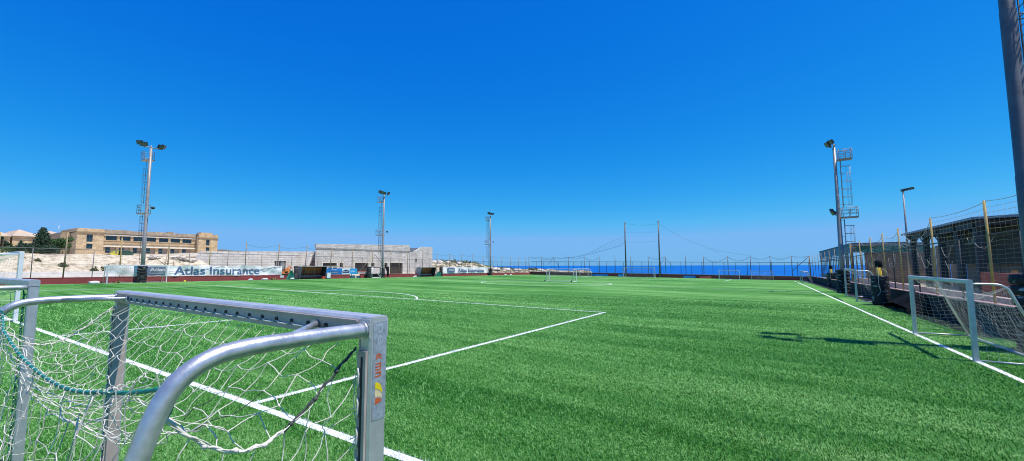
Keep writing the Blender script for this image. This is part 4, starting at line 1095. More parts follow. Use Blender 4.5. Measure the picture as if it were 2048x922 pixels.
m = MB(); wy([(1318, 448), (1340, 461), (1370, 478), (1400, 489.5), (1430, 499), (1465, 506), (1500, 511)], .02)
wy([(1410, 499), (1416, 498), (1428, 502), (1437, 506)], .02)
tag(m.build('cable', CORDB), 'thin cable running down from the right tall pole to the far fence', 'cable')

def fence_right():
    FX = 34.28
    f = empty('chain_link_fence', 'high fence of faded yellow posts and wire on the right side wall', 'fence', gl(FX, 45))
    I = lambda x, y, z: (x-FX, y-45, z-G(FX, 45)); z = lambda y, h: G(FX, y)+h
    for k, y in enumerate((6.4, 10.6, 14.8, 19.0, 25.2, 31.3, 35.7, 39.9, 44.5, 49.6, 55.3, 61.5, 66.8, 72, 77, 82.2, 87.5, 92.6, 97.8, 102)):
        m = MB().tube([I(FX, y, z(y, .9)), I(FX-.04, y+random.uniform(-.1, .1), z(y, 4.9))], .042 if y < 40 else .038, 10)
        m.build('tall_post', YELLOW if y < 55 else FENCE, f)
    for y in (8.5, 12.7, 16.9, 22.1, 28.2, 33.5, 37.8, 42.2, 47, 52.4): MB().tube([I(FX+.05, y, z(y, .9)), I(FX+.05, y, z(y, 3.6))], .035, 8).build('post', DSTEEL, f)
    m = MB(); m.tube([I(FX, y, z(y, 3.6)) for y in np.linspace(5, 104, 30)], .03, 6); m.build('top_rail', DSTEEL, f)
    m = MB()
    for h in np.arange(1.1, 3.6, .16):
        pts = [I(FX-.02, y, z(y, h)+.02*sin(y*3+h*7)) for y in np.linspace(5, 60, 60)]; m.tube(pts, .0042, 4, cap=False)
    for y in np.arange(5.2, 60, .60): m.tube([I(FX-.02, y, z(y, 1.08)), I(FX-.02, y+.03*sin(y), z(y, 3.6))], .0025, 3, cap=False)
    m.build('wire', mat('dull_wire', (.34, .32, .27), .6, .3, .2, 3), f)
    m = MB().use(MESHT); m.quad(I(FX+.02, 5, z(5, 1.08)), I(FX+.02, 104, z(104, 1.08)), I(FX+.02, 104, z(104, 3.6)), I(FX+.02, 5, z(5, 3.6))); m.build('mesh', None, f)
    # torn net above and loose cords
    m = MB()
    ps = (14.8, 19.0, 25.2, 31.3, 35.7, 39.9, 44.5, 49.6)
    for a, b in zip(ps[:-1], ps[1:]):
        s = .5 if a > 30 else .12
        if a == 25.2 : s = 1.0
        m.tube([I(FX, a+(b-a)*t, z(a, 4.85)-s*4*t*(1-t)) for t in np.linspace(0, 1, 11)], .012, 4)
        for h in (3.8, 4.0, 4.2, 4.4, 4.6) if a < 38 else ():
            m.tube([I(FX, a+(b-a)*t, z(a, h)-s*.4*4*t*(1-t)) for t in np.linspace(0, 1, 9)], .006, 3)
    for y in np.arange(14.8, 38, .4): m.tube([I(FX, y, z(y, 3.6)), I(FX, y+.05, z(y, 4.6))], .0035, 3)
    for k in range(22):
        y = random.uniform(16, 50); h = random.uniform(2.6, 3.65); L_ = random.uniform(.5, 2.0); s = random.uniform(.2, .7)
        m.tube([I(FX-.06, y+L_*t, z(y, h)-s*4*t*(1-t)+random.uniform(-.02, .02)) for t in np.linspace(0, 1, 8)], .007, 4)
    m.build('torn_net', mat('loose_cord', (.46, .44, .38), .8), f)
fence_right()

# ------------------------------------------------------------------ banners
def ban_warp(y, z, z0, z1):
    t = (z-z0)/(z1-z0)
    return -33.02+.05*sin(y*1.9+2.2*t)+.035*sin(y*4.7-3*t)+.03*sin(y*.8+5*t)
bz0, bz1 = .66, 1.98
bn = empty('banner', 'long creased white banner with large blue grey words near the first pole', 'banner', gl(-33.0, 21))
def banner_surface(ya, yb, z0, z1, m, off=0, n=120, nz=8, endcut=None):
    mb = MB().use(m)
    def f(u, v):
        y = ya+(yb-ya)*u; top = z1+.05*sin(y*1.3)+.04*sin(y*3.1); 
        z = z0+(top-z0)*v
        if endcut and u > .93: z = z0+(top-z0)*v*(1-.0*(u-.93)) - (1-v)*0; z += (u-.93)*0
        return (ban_warp(y, z, z0, z1)+off, y, G(-33, y)+z)
    mb.grid(f, n, nz); return mb
o = banner_surface(11.4, 30.4, bz0, bz1-.05, CLOTH).build('cloth', None); wchild(o, bn)
def bw(off, z0=bz0, z1=bz1):
    def g_(p):
        p = np.array(p); z = p[2]-G(-33, p[1]); return np.array([p[0]+ban_warp(p[1], z, z0, z1)+33.02+off, p[1], p[2]])
    return g_
yt = onX(-33.0, 348, 540)[1]; ye = onX(-33.0, 519, 540)[1]
t_ = text_obj('lettering', 'Atlas Insurance', 1.02, LETTER, None, (-33.02, yt, G(-33, yt)+.80), (0, 1, -.0098), (0, 0, 1), width=ye-yt, warp=bw(.02), depth=.003, bold=.018); wchild(t_, bn)
ya, yb_ = onX(-33, 290, 540)[1], onX(-33, 331, 540)[1]
mb = MB().use(NAVYB); mb.grid(lambda u, v: (ban_warp(ya+(yb_-ya)*u, .8+.95*v, bz0, bz1)+.012, ya+(yb_-ya)*u, G(-33, ya)+.78+1.0*v), 16, 6); wchild(mb.build('logo_panel'), bn)
t_ = text_obj('logo_lettering', 'Atlas', .42, WHITEW, None, (-33.02, ya+.42, G(-33, ya)+1.22), (0, 1, 0), (0, 0, 1), width=(yb_-ya)*.74, warp=bw(.028), depth=.003, bold=.03); wchild(t_, bn)
t_ = text_obj('logo_lettering', 'Insurance', .2, WHITEW, None, (-33.02, ya+.35, G(-33, ya)+.93), (0, 1, 0), (0, 0, 1), width=(yb_-ya)*.72, warp=bw(.028), depth=.003); wchild(t_, bn)
mb = MB()
for pts in ([(17, 1.2), (19.5, 1.42), (21.6, 1.62), (23, 1.95)], [(23.2, 1.9), (25, 1.55), (26.8, 1.38), (28.4, 1.62), (30.2, 1.95)], [(25.5, 1.35), (28, 1.5), (30.3, 1.9)]):
    mb.tube(curve_pts([(-32.93+ban_warp(y, z, bz0, bz1)+33.02, y, G(-33, y)+z) for y, z in pts], 6), .014, 5)
wchild(mb.build('tie_cord', CORDB), bn)
mb = MB().use(REDCAP)
mb.grid(lambda u, v: (-32.985+.02*sin(u*60), 11.4+19*u, G(-33, 11.4+19*u)+.655+.05*v+.02*sin(u*40)), 60, 1); wchild(mb.build('hem'), bn)

b2 = empty('banner', 'shorter white banner with blue words on the red wall beside the third pole', 'banner', gl(-33, 74))
ya0, yb0 = onX(-33, 885.5, 540)[1], onX(-33, 977, 540)[1]
mb = MB().use(CLOTH); mb.grid(lambda u, v: (-32.97+.04*sin(u*30+3*v)+.03*sin(u*11), ya0+(yb0-ya0)*u, G(-33, ya0+(yb0-ya0)*u)+.62+(1.42-.05*abs(sin(u*8)))*v), 60, 6); wchild(mb.build('cloth'), b2)
yt, ye = onX(-33, 914.5, 540)[1], onX(-33, 967, 540)[1]
t_ = text_obj('lettering', 'Atlas Insurance', .88, LETTER, None, (-32.87, yt, G(-33, yt)+.85), (0, 1, -.0098), (0, 0, 1), width=ye-yt, depth=.003, bold=.03); wchild(t_, b2)
ya, yb_ = onX(-33, 894, 540)[1], onX(-33, 908.5, 540)[1]
wchild(MB().use(NAVYB).box(-32.89, -32.875, ya, yb_, G(-33, ya)+.82, G(-33, ya)+1.85).build('logo_panel'), b2)
t_ = text_obj('logo_lettering', 'Atlas', .36, WHITE, None, (-32.868, ya+.35, G(-33, ya)+1.22), (0, 1, 0), (0, 0, 1), width=(yb_-ya)*.72, depth=.003, bold=.02); wchild(t_, b2)

def xb(X, x): return onX(X, x, 545)[1]
# blue adverts
ad = empty('advert_banner', 'bright blue and white advertising banner on the red wall right of the first dugout', 'banner', gl(-32.95, 41))
y1_, y2_, y3_, y4_ = [xb(-32.95, a) for a in (652.5, 684, 699.5, 714)]
zz = lambda y: G(-33, y)
for (a, b, m_) in ((y1_, y2_, BLUEB), (y2_, y3_, WHITE), (y3_, y4_, BLUEB2)):
    wchild(MB().use(m_).box(-32.97, -32.94, a, b, zz(a)+.66, zz(a)+1.62).build('panel'), ad)
mb = MB().use(NAVY); mb.box(-32.938, -32.932, y1_+.5, y2_-.5, zz(y1_)+.84, zz(y1_)+1.14)
mb.use(NAVY).prism([(y2_+.1, zz(y2_)+.85), (y3_-.1, zz(y2_)+.85), (y3_-.05, zz(y2_)+1.22), ((y2_+y3_)/2, zz(y2_)+1.45), (y2_+.05, zz(y2_)+1.22)], 'x', -32.938, -32.932)
wchild(mb.build('dark_panel'), ad)
def strokes(mb, a, b, z, h, n):
    for i in range(n):
        y = a+(b-a)*(i+.15)/n; w_ = (b-a)/n*.62
        if random.random() < .75: mb.box(-32.931, -32.926, y, y+w_*.25, z, z+h)
        if random.random() < .7: mb.box(-32.931, -32.926, y+w_*.7, y+w_, z, z+h)
        mb.box(-32.931, -32.926, y+w_*.26, y+w_*.69, z+random.choice((0, h*.4, h*.75)), z+random.choice((.25, .55, 1))*h+.01) if random.random() < .0 else mb.box(-32.931, -32.926, y+w_*.26, y+w_*.69, z+h*.42, z+h*.6)
mb = MB().use(WHITE); strokes(mb, y1_+.65, y2_-.65, zz(y1_)+.92, .15, 8); strokes(mb, y1_+.9, y2_-.9, zz(y1_)+1.35, .16, 5); strokes(mb, y2_+.22, y3_-.2, zz(y2_)+1.0, .2, 6); strokes(mb, y3_+.15, y4_-.35, zz(y3_)+1.0, .26, 4)
wchild(mb.build('printed_marks'), ad)
rb = MB(); ya, yb_ = xb(-32.95, 715.5), xb(-32.95, 733.5)
rb.use(WHITEW).box(-32.97, -32.94, ya, yb_, zz(ya)+.66, zz(ya)+1.14); rb.use(REDB).box(-32.938, -32.93, ya+.05, yb_-.05, zz(ya)+.98, zz(ya)+1.12); rb.use(REDB).box(-32.938, -32.93, ya+.05, yb_-.05, zz(ya)+.67, zz(ya)+.76)
rb.use(NAVY).box(-32.938, -32.93, ya+.4, yb_-.5, zz(ya)+.84, zz(ya)+.90)
tag(rb.build('advert_banner'), 'small red and white advertising strip right of the blue banner', 'banner')
o = MB().use(WHITEW).box(-32.99, -32.97, xb(-32.98, 560.5), xb(-32.98, 568), zz(30)+.27, zz(30)+.60).build('wall_sign'); tag(o, 'small white notice on the red wall under the banner end', 'sign')

# ------------------------------------------------------------------ dugouts
def dugout(label, xa, xc, Xb=-33.6, dep=1.7, H=1.95):
    y0 = onX(Xb+dep, xa+3, 553)[1]; y1 = onX(Xb+dep, xc, 553)[1]; yc = (y0+y1)/2; w_ = (y1-y0)/2
    root = empty('dugout', label, 'dugout', gl(Xb+dep/2, yc), 0, 'team dugouts')
    d = dep
    prof = [(-d/2, 0), (-d/2, H*.55), (-d/2+.12, H*.80), (-d/2+.4, H*.95), (-d/2+.8, H), (d/2, H*.985)]
    def shell(th): return [(x, z) for x, z in prof]+[(x, z-th) if i > 2 else (x+th, z-th*.5 if i else z) for i, (x, z) in reversed(list(enumerate(prof)))]
    m = MB().use(SHELL).prism(shell(.05), 'y', -w_, w_); m.build('shell', None, root)
    inner = MB().use(MAROON).prism([(-d/2+.06, .60), (-d/2+.16, .60), (-d/2+.58, H*.925), (-d/2+.46, H*.93), (-d/2+.18, H*.80), (-d/2+.06, H*.5)], 'y', -w_+.06, w_-.06); inner.build('back_panel', None, root)
    for s in (-1, 1):
        MB().use(DSTEEL if s > 0 else SHELL).prism([(x, z) for x, z in prof]+[(d/2, H*.93), (d/2-.25, .9), (d/2-.45, .0)], 'y', s*w_-.03, s*w_+.03).build('side_panel', None, root)
    MB().use(BENCH).box(-d/2+.15, -d/2+.65, -w_+.1, -.04, .42, .50).box(-d/2+.15, -d/2+.65, .04, w_-.1, .42, .50).box(-d/2+.12, -d/2+.17, -w_+.1, w_-.1, .5, .72).build('bench', None, root)
    for y in (-w_+.05, 0, w_-.05): MB().use(DSTEEL).tube([(d/2-.05, y, 0), (d/2-.05, y, H*.98)], .028, 8).build('front_post', None, root)
    MB().use(SHELL).tube([(d/2, -w_, H*.985), (d/2, w_, H*.985)], .04, 8).build('front_edge', None, root)
    for y in (-w_*.6, 0, w_*.6): MB().use(DARK).box(-d/2+.2, -d/2+.6, y-.03, y+.03, 0, .42).build('bench_leg', None, root)
    return root
dugout('curved dugout with brown back and bench between the long banner and blue advert', 600, 653)
dugout('curved dugout with brown back right of the stair wall door openings', 840, 872)

# ------------------------------------------------------------------ padded posts, tarps, gate, litter
def tyre_profile(r, z0, h): return [(r*.8, z0), (r*.95, z0+h*.08), (r, z0+h*.3), (r*1.0, z0+h*.7), (r*.95, z0+h*.92), (r*.8, z0+h)]
PADM = mat('scuffed_black_padding', (.42, .44, .46), .8, 0, .3, 3.5, c2=(.012, .013, .016), stretch=(1, 1, 2.2))
for nd in PADM.node_tree.nodes:
    if nd.type == 'VALTORGB': nd.color_ramp.elements[0].position = .57; nd.color_ramp.elements[1].position = .68
def tyre_stack(label, x, y, r=.42, n=6, h=.31, group='black padding around the poles', inner=.27):
    root = empty('tyre_stack', label, 'tyre stack', gl(x, y), 0, group)
    for k in range(n):
        m = MB(); ox, oy = random.uniform(-.02, .02), random.uniform(-.02, .02)
        pr = tyre_profile(r*random.uniform(.96, 1.03), k*h, h-.012); pr = [(inner+.03, pr[0][1])]+pr+[(inner+.03, pr[-1][1])]+[(inner+.03, pr[0][1])]
        m.lathe(pr, ox, oy, 20, cap=False); m.build('tyre', PADM, root)
    return root

# ------------------------------------------------------------------ light poles
def floodlight(parent, c, d, up=.35, s=1.):
    d = Vector(d).normalized(); side = d.cross(Vector((0, 0, 1))).normalized(); n = (d-Vector((0, 0, up*1.6))).normalized(); u = side.cross(n)
    m = MB(); c = Vector(c)
    m.use(FLOOD).obox(c, side*.30*s, u*.24*s, n*.09*s); m.use(FLOOD).obox(c-n*.15*s, side*.18*s, u*.14*s, n*.07*s)
    m.use(LENS).obox(c+n*.095*s, side*.26*s, u*.20*s, n*.004)
    m.use(DSTEEL).tube([c-n*.05*s-u*.2*s, c-n*.1*s-u*.42*s], .03*s, 6)
    return m.build('floodlight', None, parent)
def platform(parent, z, out, L_=1.25, w_=.9, hh=1.05, m_=GALV):
    """small service platform reaching out in direction `out` (unit x sign), with railings"""
    m = MB(); s = out
    m.use(m_).box(*sorted((s*.15, s*(.15+L_))), -w_/2, w_/2, z, z+.12)
    for x in (s*.3, s*(.15+L_*.55), s*(.13+L_)):
        for y in (-w_/2+.02, w_/2-.02): m.tube([(x, y, z+.1), (x, y, z+hh)], .025, 6)
    for q in (.45, .75, 1.0):
        for y in (-w_/2+.02, w_/2-.02): m.tube([(s*.2, y, z+hh*q), (s*(.13+L_), y, z+hh*q)], .02, 6)
        m.tube([(s*(.13+L_), -w_/2+.02, z+hh*q), (s*(.13+L_), w_/2-.02, z+hh*q)], .02, 6)
    m.tube([(s*.2, -w_/2+.02, z+.15), (s*(.1+L_), -w_/2+.02, z+hh)], .015, 5)
    return m.build('service_platform', None, parent)
def ladder(parent, z0, z1, out, cage=True, x=.42, m_=GALV, name='ladder'):
    m = MB().use(m_); s = out
    for y in (-.20, .20): m.tube([(s*x, y, z0), (s*x, y, z1)], .022, 6)
    z = z0+.15
    while z < z1: m.tube([(s*x, -.2, z), (s*x, .2, z)], .014, 5); z += .3
    z = z0+.3
    while z < z1: m.tube([(s*.18, 0, z), (s*x, 0, z)], .02, 5); z += 1.6
    if cage:
        z = z0+.25 if z0 > 3 else z0+2.2; za = z; last = z
        while z < z1-.1:
            m.tube([(s*(x+.75*sin(pi*t)), .38*cos(pi*t)*(1 if 0 < t < 1 else .55), z) for t in np.linspace(0, 1, 9)], .018, 5); last = z; z += .78
        for t in (.2, .35, .5, .65, .8): m.tube([(s*(x+.75*sin(pi*t)), .38*cos(pi*t), za), (s*(x+.75*sin(pi*t)), .38*cos(pi*t), last)], .012, 4)
    return m.build(name, None, parent)
def light_pole(label, x, y, H, out, heads, mm=GALV, r0=.20, r1=.125, mids=True, plat2=.52):
    root = empty('floodlight_pole', label, 'light pole', gl(x, y), 0, 'tall floodlight poles')
    m = MB().use(mm); zs = [0, .02, H*.33, H*.332, H*.66, H*.662, H]
    m.lathe([(r0, -.1), (r0*.90, H*.33), (r0*.86, H*.331), (r1*1.25, H*.66), (r1*1.2, H*.661), (r1, H)], 0, 0, 20)
    m.build('mast', None, root)
    platform(root, H-1.35, out, 1.2); platform(root, H*plat2-.2, out, 1.35)
    ladder(root, H*plat2+.9, H-1.4, out); ladder(root, 2.1, H*plat2-.3, out)
    m = MB().use(GALV).tube([(0, -1.05, H+.1), (0, 1.05, H+.1)], .05, 8); m.tube([(0, 0, H-.1), (0, 0, H+.35)], .06, 8); m.build('head_frame', None, root)
    for (c, d) in heads: floodlight(root, (c[0], c[1]*.85, H+c[2]), d, s=.95)
    if mids: m = MB().use(WHITEW).tube([(-out*.15, .1, H*.545), (-out*.5, .3, H*.55)], .03, 6); m.use(FLOOD).blob((-out*.62, .35, H*.55), .2, .2, .16, 8, 6); m.build('camera_housing', None, root)
    return root
def heads_pair(s): return [((s*.15, -1.25, .42), (s, -.9, 0)), ((s*.35, -.85, .30), (s, -.5, 0)), ((s*.15, 1.25, .42), (s, .9, 0)), ((s*.35, .85, .30), (s, .5, 0)), ((s*.4, -.3, .25), (s, -.1, 0))]
pl1 = onX(-33.05+1.0, 283, 560); 
light_pole('nearest tall floodlight pole on the left, rising in front of the school building', -31.9, onX(-31.9, 283.3, 560)[1], 15.15, -1, heads_pair(1)[:4], r0=.205)
tyre_stack('black scuffed tyre stack around the pole in front of the long banner', -31.9, onX(-31.9, 283.3, 560)[1], .43, 6, .31)
yl2 = onX(-32.2, 764.5, 553)[1]; yl3 = onX(-32.4, 981, 549)[1]
light_pole('tall floodlight pole rising in front of the grey clubhouse', -32.2, yl2, 15.1, -1, heads_pair(1))
tyre_stack('black tyre stack around the pole at the clubhouse gate', -32.2, yl2, .45, 6, .30)
light_pole('farthest tall floodlight pole at the right end of the second banner', -32.4, yl3, 15.3, -1, heads_pair(1))
tyre_stack('black tyre stack around the farthest left pole', -32.4, yl3, .45, 6, .30)
# yellow collars above the padding
yr = onX(33.4, 1688, 583)[1]
light_pole('tall floodlight pole on the right with caged ladder and platforms', 33.4, yr, 14.6, 1, [((-.35, -1.1, .40), (-1, -.6, 0)), ((-.6, -.7, .30), (-1, -.4, 0)), ((-.35, .9, .5), (-1, .5, 0)), ((-.5, .3, .42), (-1, 0, 0))], mids=False, r0=.24)
floodlight(bpy.data.objects['floodlight_pole.003'], (-.55, .1, 8.2), (-1, 0, 0), s=.9); floodlight(bpy.data.objects['floodlight_pole.003'], (-.5, -.7, 7.9), (-1, -.3, 0), s=.9)
tyre_stack('black tyre stack at the foot of the caged pole behind the torn training goal', 33.4, yr, .55, 7, .33)
light_pole('huge grey floodlight pole cut off by the right edge of the picture', 33.68, 14.35, 15.2, 1, [((-.3, -.8, .25), (-1, -.6, 0)), ((-.9, -.55, .1), (-1, -.5, 0)), ((-.3, .8, .25), (-1, .6, 0)), ((-.9, .55, .1), (-1, .5, 0))], mids=False, plat2=.36, mm=mat('shaded_grey_mast', (.11, .12, .135), .5, .2, .35, 1.5, .002, 20), r0=.225, r1=.14)  # mast colour darkened for the shaded side that faces the camera
ladder(bpy.data.objects['floodlight_pole.004'], 4.6, 12.5, 1, cage=False, x=.30, m_=FGREY)
tyre_stack('black padding at the foot of the huge right pole beside the training goal net', 33.68, 14.35, .52, 7, .31, inner=.36)

# small lamp post on the right
lp = empty('street_lamp', 'slim lamp post behind the right fence with a cluster of small floodlights', 'lamp post', (40, 56.6, .0))
MB().use(GALV).tube([(0, 0, 0), (0, 0, 9.9)], [.12, .07], 10).build('pole', None, lp)
MB().use(GALV).tube([(-.1, .05, 9.85), (.75, -.3, 10.1)], .04, 6).build('arm', None, lp)
for t in (.0, .25, .5, .75): floodlight(lp, (-.05+t*1.0, .03-t*.4, 10.0+.15*t), (-.8, -.6, 0), s=.5)

# stand-alone padded stubs on the right
def stub(label, x, y, H, capm=True):
    root = empty('padded_post', label, 'post', gl(x, y), 0, 'short yellow posts in black padding')
    MB().use(mat('safety_yellow', (.62, .42, .02), .55, 0, .2, 4)).tube([(0, 0, 0), (0, 0, H)], .135, 14).build('post', None, root)
    MB().use(BLACK).lathe([(.145, H-.42), (.20, H-.38), (.20, H-.02), (.12, H+.08), (.05, H+.1)], 0, 0, 14).build('cap', None, root)
    m = MB().use(PADM)
    m.lathe([(.42, 0), (.47, .1), (.46, .5), (.48, 1.0), (.46, 1.5), (.47, 1.82), (.44, 1.9), (.15, 1.91)], 0, 0, 18); m.build('padding', None, root)
    m = MB().use(CORD); m.tube(curve_pts([(-.1, -.15, H-.3), (-.12, -.45, 1.95), (-.15, -.5, 1.4), (-.1, -.5, .9), (-.25, -.5, .6)], 6), .012, 5); m.tube(curve_pts([(.1, -.13, H-.5), (.3, -.3, 2.2), (.33, -.4, 1.9)], 5), .012, 5); m.build('loose_cord', None, root)
    return root
stub('short yellow post in thick black padding near the right training goals', 33.35, 32.3, 2.85)
stub('farther short post in black padding beyond the caged pole', 34.3, 66.5, 2.8)
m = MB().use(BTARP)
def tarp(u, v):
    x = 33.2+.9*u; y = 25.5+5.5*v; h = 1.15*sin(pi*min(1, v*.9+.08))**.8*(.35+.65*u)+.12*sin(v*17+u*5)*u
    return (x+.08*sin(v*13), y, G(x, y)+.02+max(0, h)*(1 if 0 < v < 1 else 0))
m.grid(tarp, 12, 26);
st_ = MB().use(BLACK); gq(st_, 33.15, 34.14, 17, 104.3, .012); tag(st_.build('shade_strip'), 'black strip painted in for the shade along the foot of the right wall', 'mat')  # flat black strip stands in for the shadow below the wall
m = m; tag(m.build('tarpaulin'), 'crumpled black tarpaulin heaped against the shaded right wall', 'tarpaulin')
# black side wing of the shade netting below the canopy
# gate frame near pole 2
def white_gate():
    X = -32.1; z = G(X, yl2); ya, yb_ = xb(X, 744), xb(X, 762)
    root = empty('folding_gate', 'white braced steel gate frame beside the clubhouse pole', 'gate', (X, (ya+yb_)/2, z)); a, b = ya-(ya+yb_)/2, yb_-(ya+yb_)/2
    m = MB().use(WHITE)
    for p, q in (((0, a, .05), (0, a, 1.9)), ((0, b, .05), (0, b, 1.9)), ((0, a, .08), (0, b, .08))): m.tube([p, q], .07, 8)
    m.build('frame', None, root); MB().use(WHITE).tube([(0, a, 1.75), (0, b, .12)], .06, 8).build('brace', None, root)
    MB().use(DSTEEL).tube([(0, a-1.0, 1.85), (0, b, 1.88)], .055, 8).build('top_bar', None, root)
white_gate()
tyre_stack('black padded post left of the white gate frame', -32.3, xb(-32.3, 738), .36, 6, .33)
o = MB().use(BLACK).box(-33.0, -32.7, xb(-32.8, 734), xb(-32.8, 762), zz(46)-.02, zz(46)+.72).build('rubber_barrier'); tag(o, 'black low barrier behind the white gate frame', 'barrier')
q1, q2 = xb(-32.9, 772), xb(-32.9, 777)
m = MB().use(BLACK); m.prism([(q1-.2, zz(48)+1.95), (q2, zz(48)+1.98), (q2, zz(48)+.3), (q1+.5, zz(48)+.25), (q1+.3, zz(48)+1.2)], 'x', -33.1, -32.75); tag(m.build('folded_mat'), 'black folded mat standing right of the clubhouse pole', 'mat')
tyre_stack('dark padded fence post left of the first dugout', -32.5, xb(-32.5, 592), .30, 6, .33)
tyre_stack('dark padded fence post right of the second dugout', -32.7, xb(-32.7, 882), .38, 6, .33)
def draped(label, x, y, h, w_):
    m = MB().use(GTARP); m.grid(lambda u, v: (x+.12*sin(u*9)+.1*(1-v), y+(u-.5)*w_*(1.25-v)+(.1*v), G(x, y)+h*v+.04*sin(u*7)), 10, 8); tag(m.build('green_net_bundle'), label, 'net')
draped('green net bundle hanging at the wall left of the first dugout', -32.6, xb(-32.6, 581), 1.35, 1.2)
draped('green net bundle slumped beside the second dugout', -32.6, xb(-32.6, 876.5), 1.1, 2.2)
for k, (px, lab) in enumerate(((585, 'pale rubbish bag below the green net bundle'), (530, 'white plastic scrap at the wall under the long banner'), (502, 'crumpled paper scrap at the wall under the banner words'), (1011, 'white litter heap by the red wall right of the third pole'), (1022, 'second white litter heap by the red wall beyond the third pole'), (830, 'pale debris left of the second dugout'), (190, 'white plastic strip on the turf edge left of the training goal'))):
    X = -32.5; yy = onX(X, px, 555)[1]; m = MB().use(WHITEW).blob((0, 0, .1), .22, .5 if k in (1, 5, 3, 4, 6) else .3, .14, 9, 6, .3); o = m.build('litter', None); o.location = gl(X, yy); tag(o, lab, 'litter', 'litter along the red wall')
m = MB().use(mat('yellow_ball_plastic', (.75, .6, .03), .5)).blob((0, 0, .11), .11, .11, .11, 12, 8); o = m.build('ball'); yy = onX(-31.6, 369.5, 563)[1]; o.location = gl(-31.6, yy); tag(o, 'small yellow ball at the turf edge under the long banner', 'ball')
bx = MB().use(WHITE).box(-.25, .25, -.3, .3, .15, .95).use(GTARP).box(-.3, .3, -.35, .35, 0, .14); o = bx.build('cool_box'); o.location = gl(-32.3, xb(-32.3, 656)); tag(o, 'white box on a green base right of the first dugout', 'box')
bx = MB().use(REDB).box(-.2, .2, -.25, .25, 0, .4).box(-.22, .22, -.27, .27, .4, .44); o = bx.build('crate'); o.location = gl(-32.4, xb(-32.4, 647)); tag(o, 'small reddish crate inside the first dugout', 'crate')
bx = MB().use(LIMEL).box(-.5, .5, -1, 1, .4, 2.0).use(LIMEL).box(-.55, .55, -1.05, 1.05, 2.0, 2.06).use(GLASS).box(.5, .51, -.8, -.1, 1.2, 1.8).use(GLASS).box(.5, .51, .1, .8, 1.2, 1.8); o = bx.build('site_cabinet'); yy = xb(-36, 661); o.location = (-36, yy, G(-33, yy)); tag(o, 'pale cabinet behind the blue advert by the clubhouse', 'cabinet')

# excavator behind the wall
ex = empty('excavator', 'orange excavator with dark cab roof behind the end of the long banner', 'excavator', (-36.2, onX(-36.2, 562, 545)[1], G(-36, 31)+.42))
w2 = abs(onX(-36.2, 571, 545)[1]-onX(-36.2, 553, 545)[1])/2
m = MB().use(ORANGE).box(-.7, .7, -w2, w2*.95, .35, .70).box(-.7, .7, w2*.3, w2*1.5, .4, 1.15); m.build('body', None, ex)
m = MB().use(DSTEEL)
for x in (-.6, .6):
    for y in (-w2*.9, w2*.35): m.box(x-.045, x+.045, y-.045, y+.045, .7, 2.15)
m.box(-.7, .7, -w2*1.05, w2*.5, 2.15, 2.27); m.build('cab_frame', None, ex)
MB().use(CLEAR).box(-.58, .58, -w2*.84, w2*.3, 1.0, 2.14).build('cab_glass', None, ex)
MB().use(BLACK).box(-.75, -.35, -w2, w2, .0, .34).box(.35, .75, -w2, w2, .0, .34).build('track', None, ex)
m = MB().use(ORANGE).tube([(.2, w2*1.1, 1.0), (.2, w2*1.7, 1.55), (.2, w2*2.3, .9)], .10, 6); m.use(RUBBLE).blob((.1, w2*2.0, .5), .5, .5, .5, 8, 6, .3); m.build('arm', None, ex)
# yellow and green roller/vehicle on the bank top
vy0, vy1 = onX(-56, 205, 510)[1], onX(-56, 270, 510)[1]
vh = empty('tractor', 'yellow tractor coupled to a dark green machine on top of the bank before the school', 'tractor', (-56, (vy0+vy1)/2, 3.45)); L2 = (vy1-vy0)/2
def Vq(x, y): q = onX(-56, x, y); return (q[1]-(vy0+vy1)/2, q[2]-3.45)
m = MB().use(DYEL).prism([Vq(222, 514), Vq(233, 514), Vq(234, 500.5), Vq(226, 500.5), Vq(223.5, 506), Vq(219, 508), Vq(219, 513)], 'x', -.7, .7); m.build('cab', None, vh)
m = MB().use(DGREEN).prism([Vq(236, 514.5), Vq(266, 515), Vq(267, 512), Vq(260, 504), Vq(254, 500), Vq(248, 501), Vq(246, 505), Vq(238, 502)], 'x', -.8, .8); m.build('hopper', None, vh)
m = MB().use(DYEL).prism([Vq(207, 513.5), Vq(220, 514), Vq(220, 509.5), Vq(213, 510)], 'x', -.25, .25); m.use(DSTEEL).tube([(0, *Vq(206, 514)), (0, *Vq(214, 509)), (0, *Vq(220, 508))], .08, 6); m.build('bucket_arm', None, vh)
for (x, y, r_) in ((223, 515, .28), (232, 515, .32), (243, 515.5, .22), (258, 515.5, .22)):
    a, b = Vq(x, y)
    MB().use(BLACK).tube([(-.75, a, b), (.85, a, b)], r_, 12).build('wheel', None, vh)
MB().use(CLEAR).prism([Vq(226.5, 507), Vq(231, 507), Vq(231, 502), Vq(227.5, 502)], 'x', .702, .715).build('cab_window', None, vh)
# scaffold pipes on the left bank
sf = empty('scaffold_frame', 'rusty pipe frame standing on the bank behind the first pole', 'scaffold', (-41.5, onX(-41.5, 331, 528)[1], G(-36, 18)+1.0))
MB().use(WOOD).tube([(0, -.25, -.8), (0, .25, 3.4)], .05, 6).build('pipe', None, sf); MB().use(FENCE).tube([(0, .85, -.8), (0, .9, 1.9)], .045, 6).build('pipe', None, sf); MB().use(FENCE).tube([(0, -.9, 1.7), (0, .05, .9)], .045, 6).build('pipe', None, sf); MB().use(FENCE).tube([(0, -.1, 1.2), (0, .9, 1.25)], .045, 6).build('pipe', None, sf)
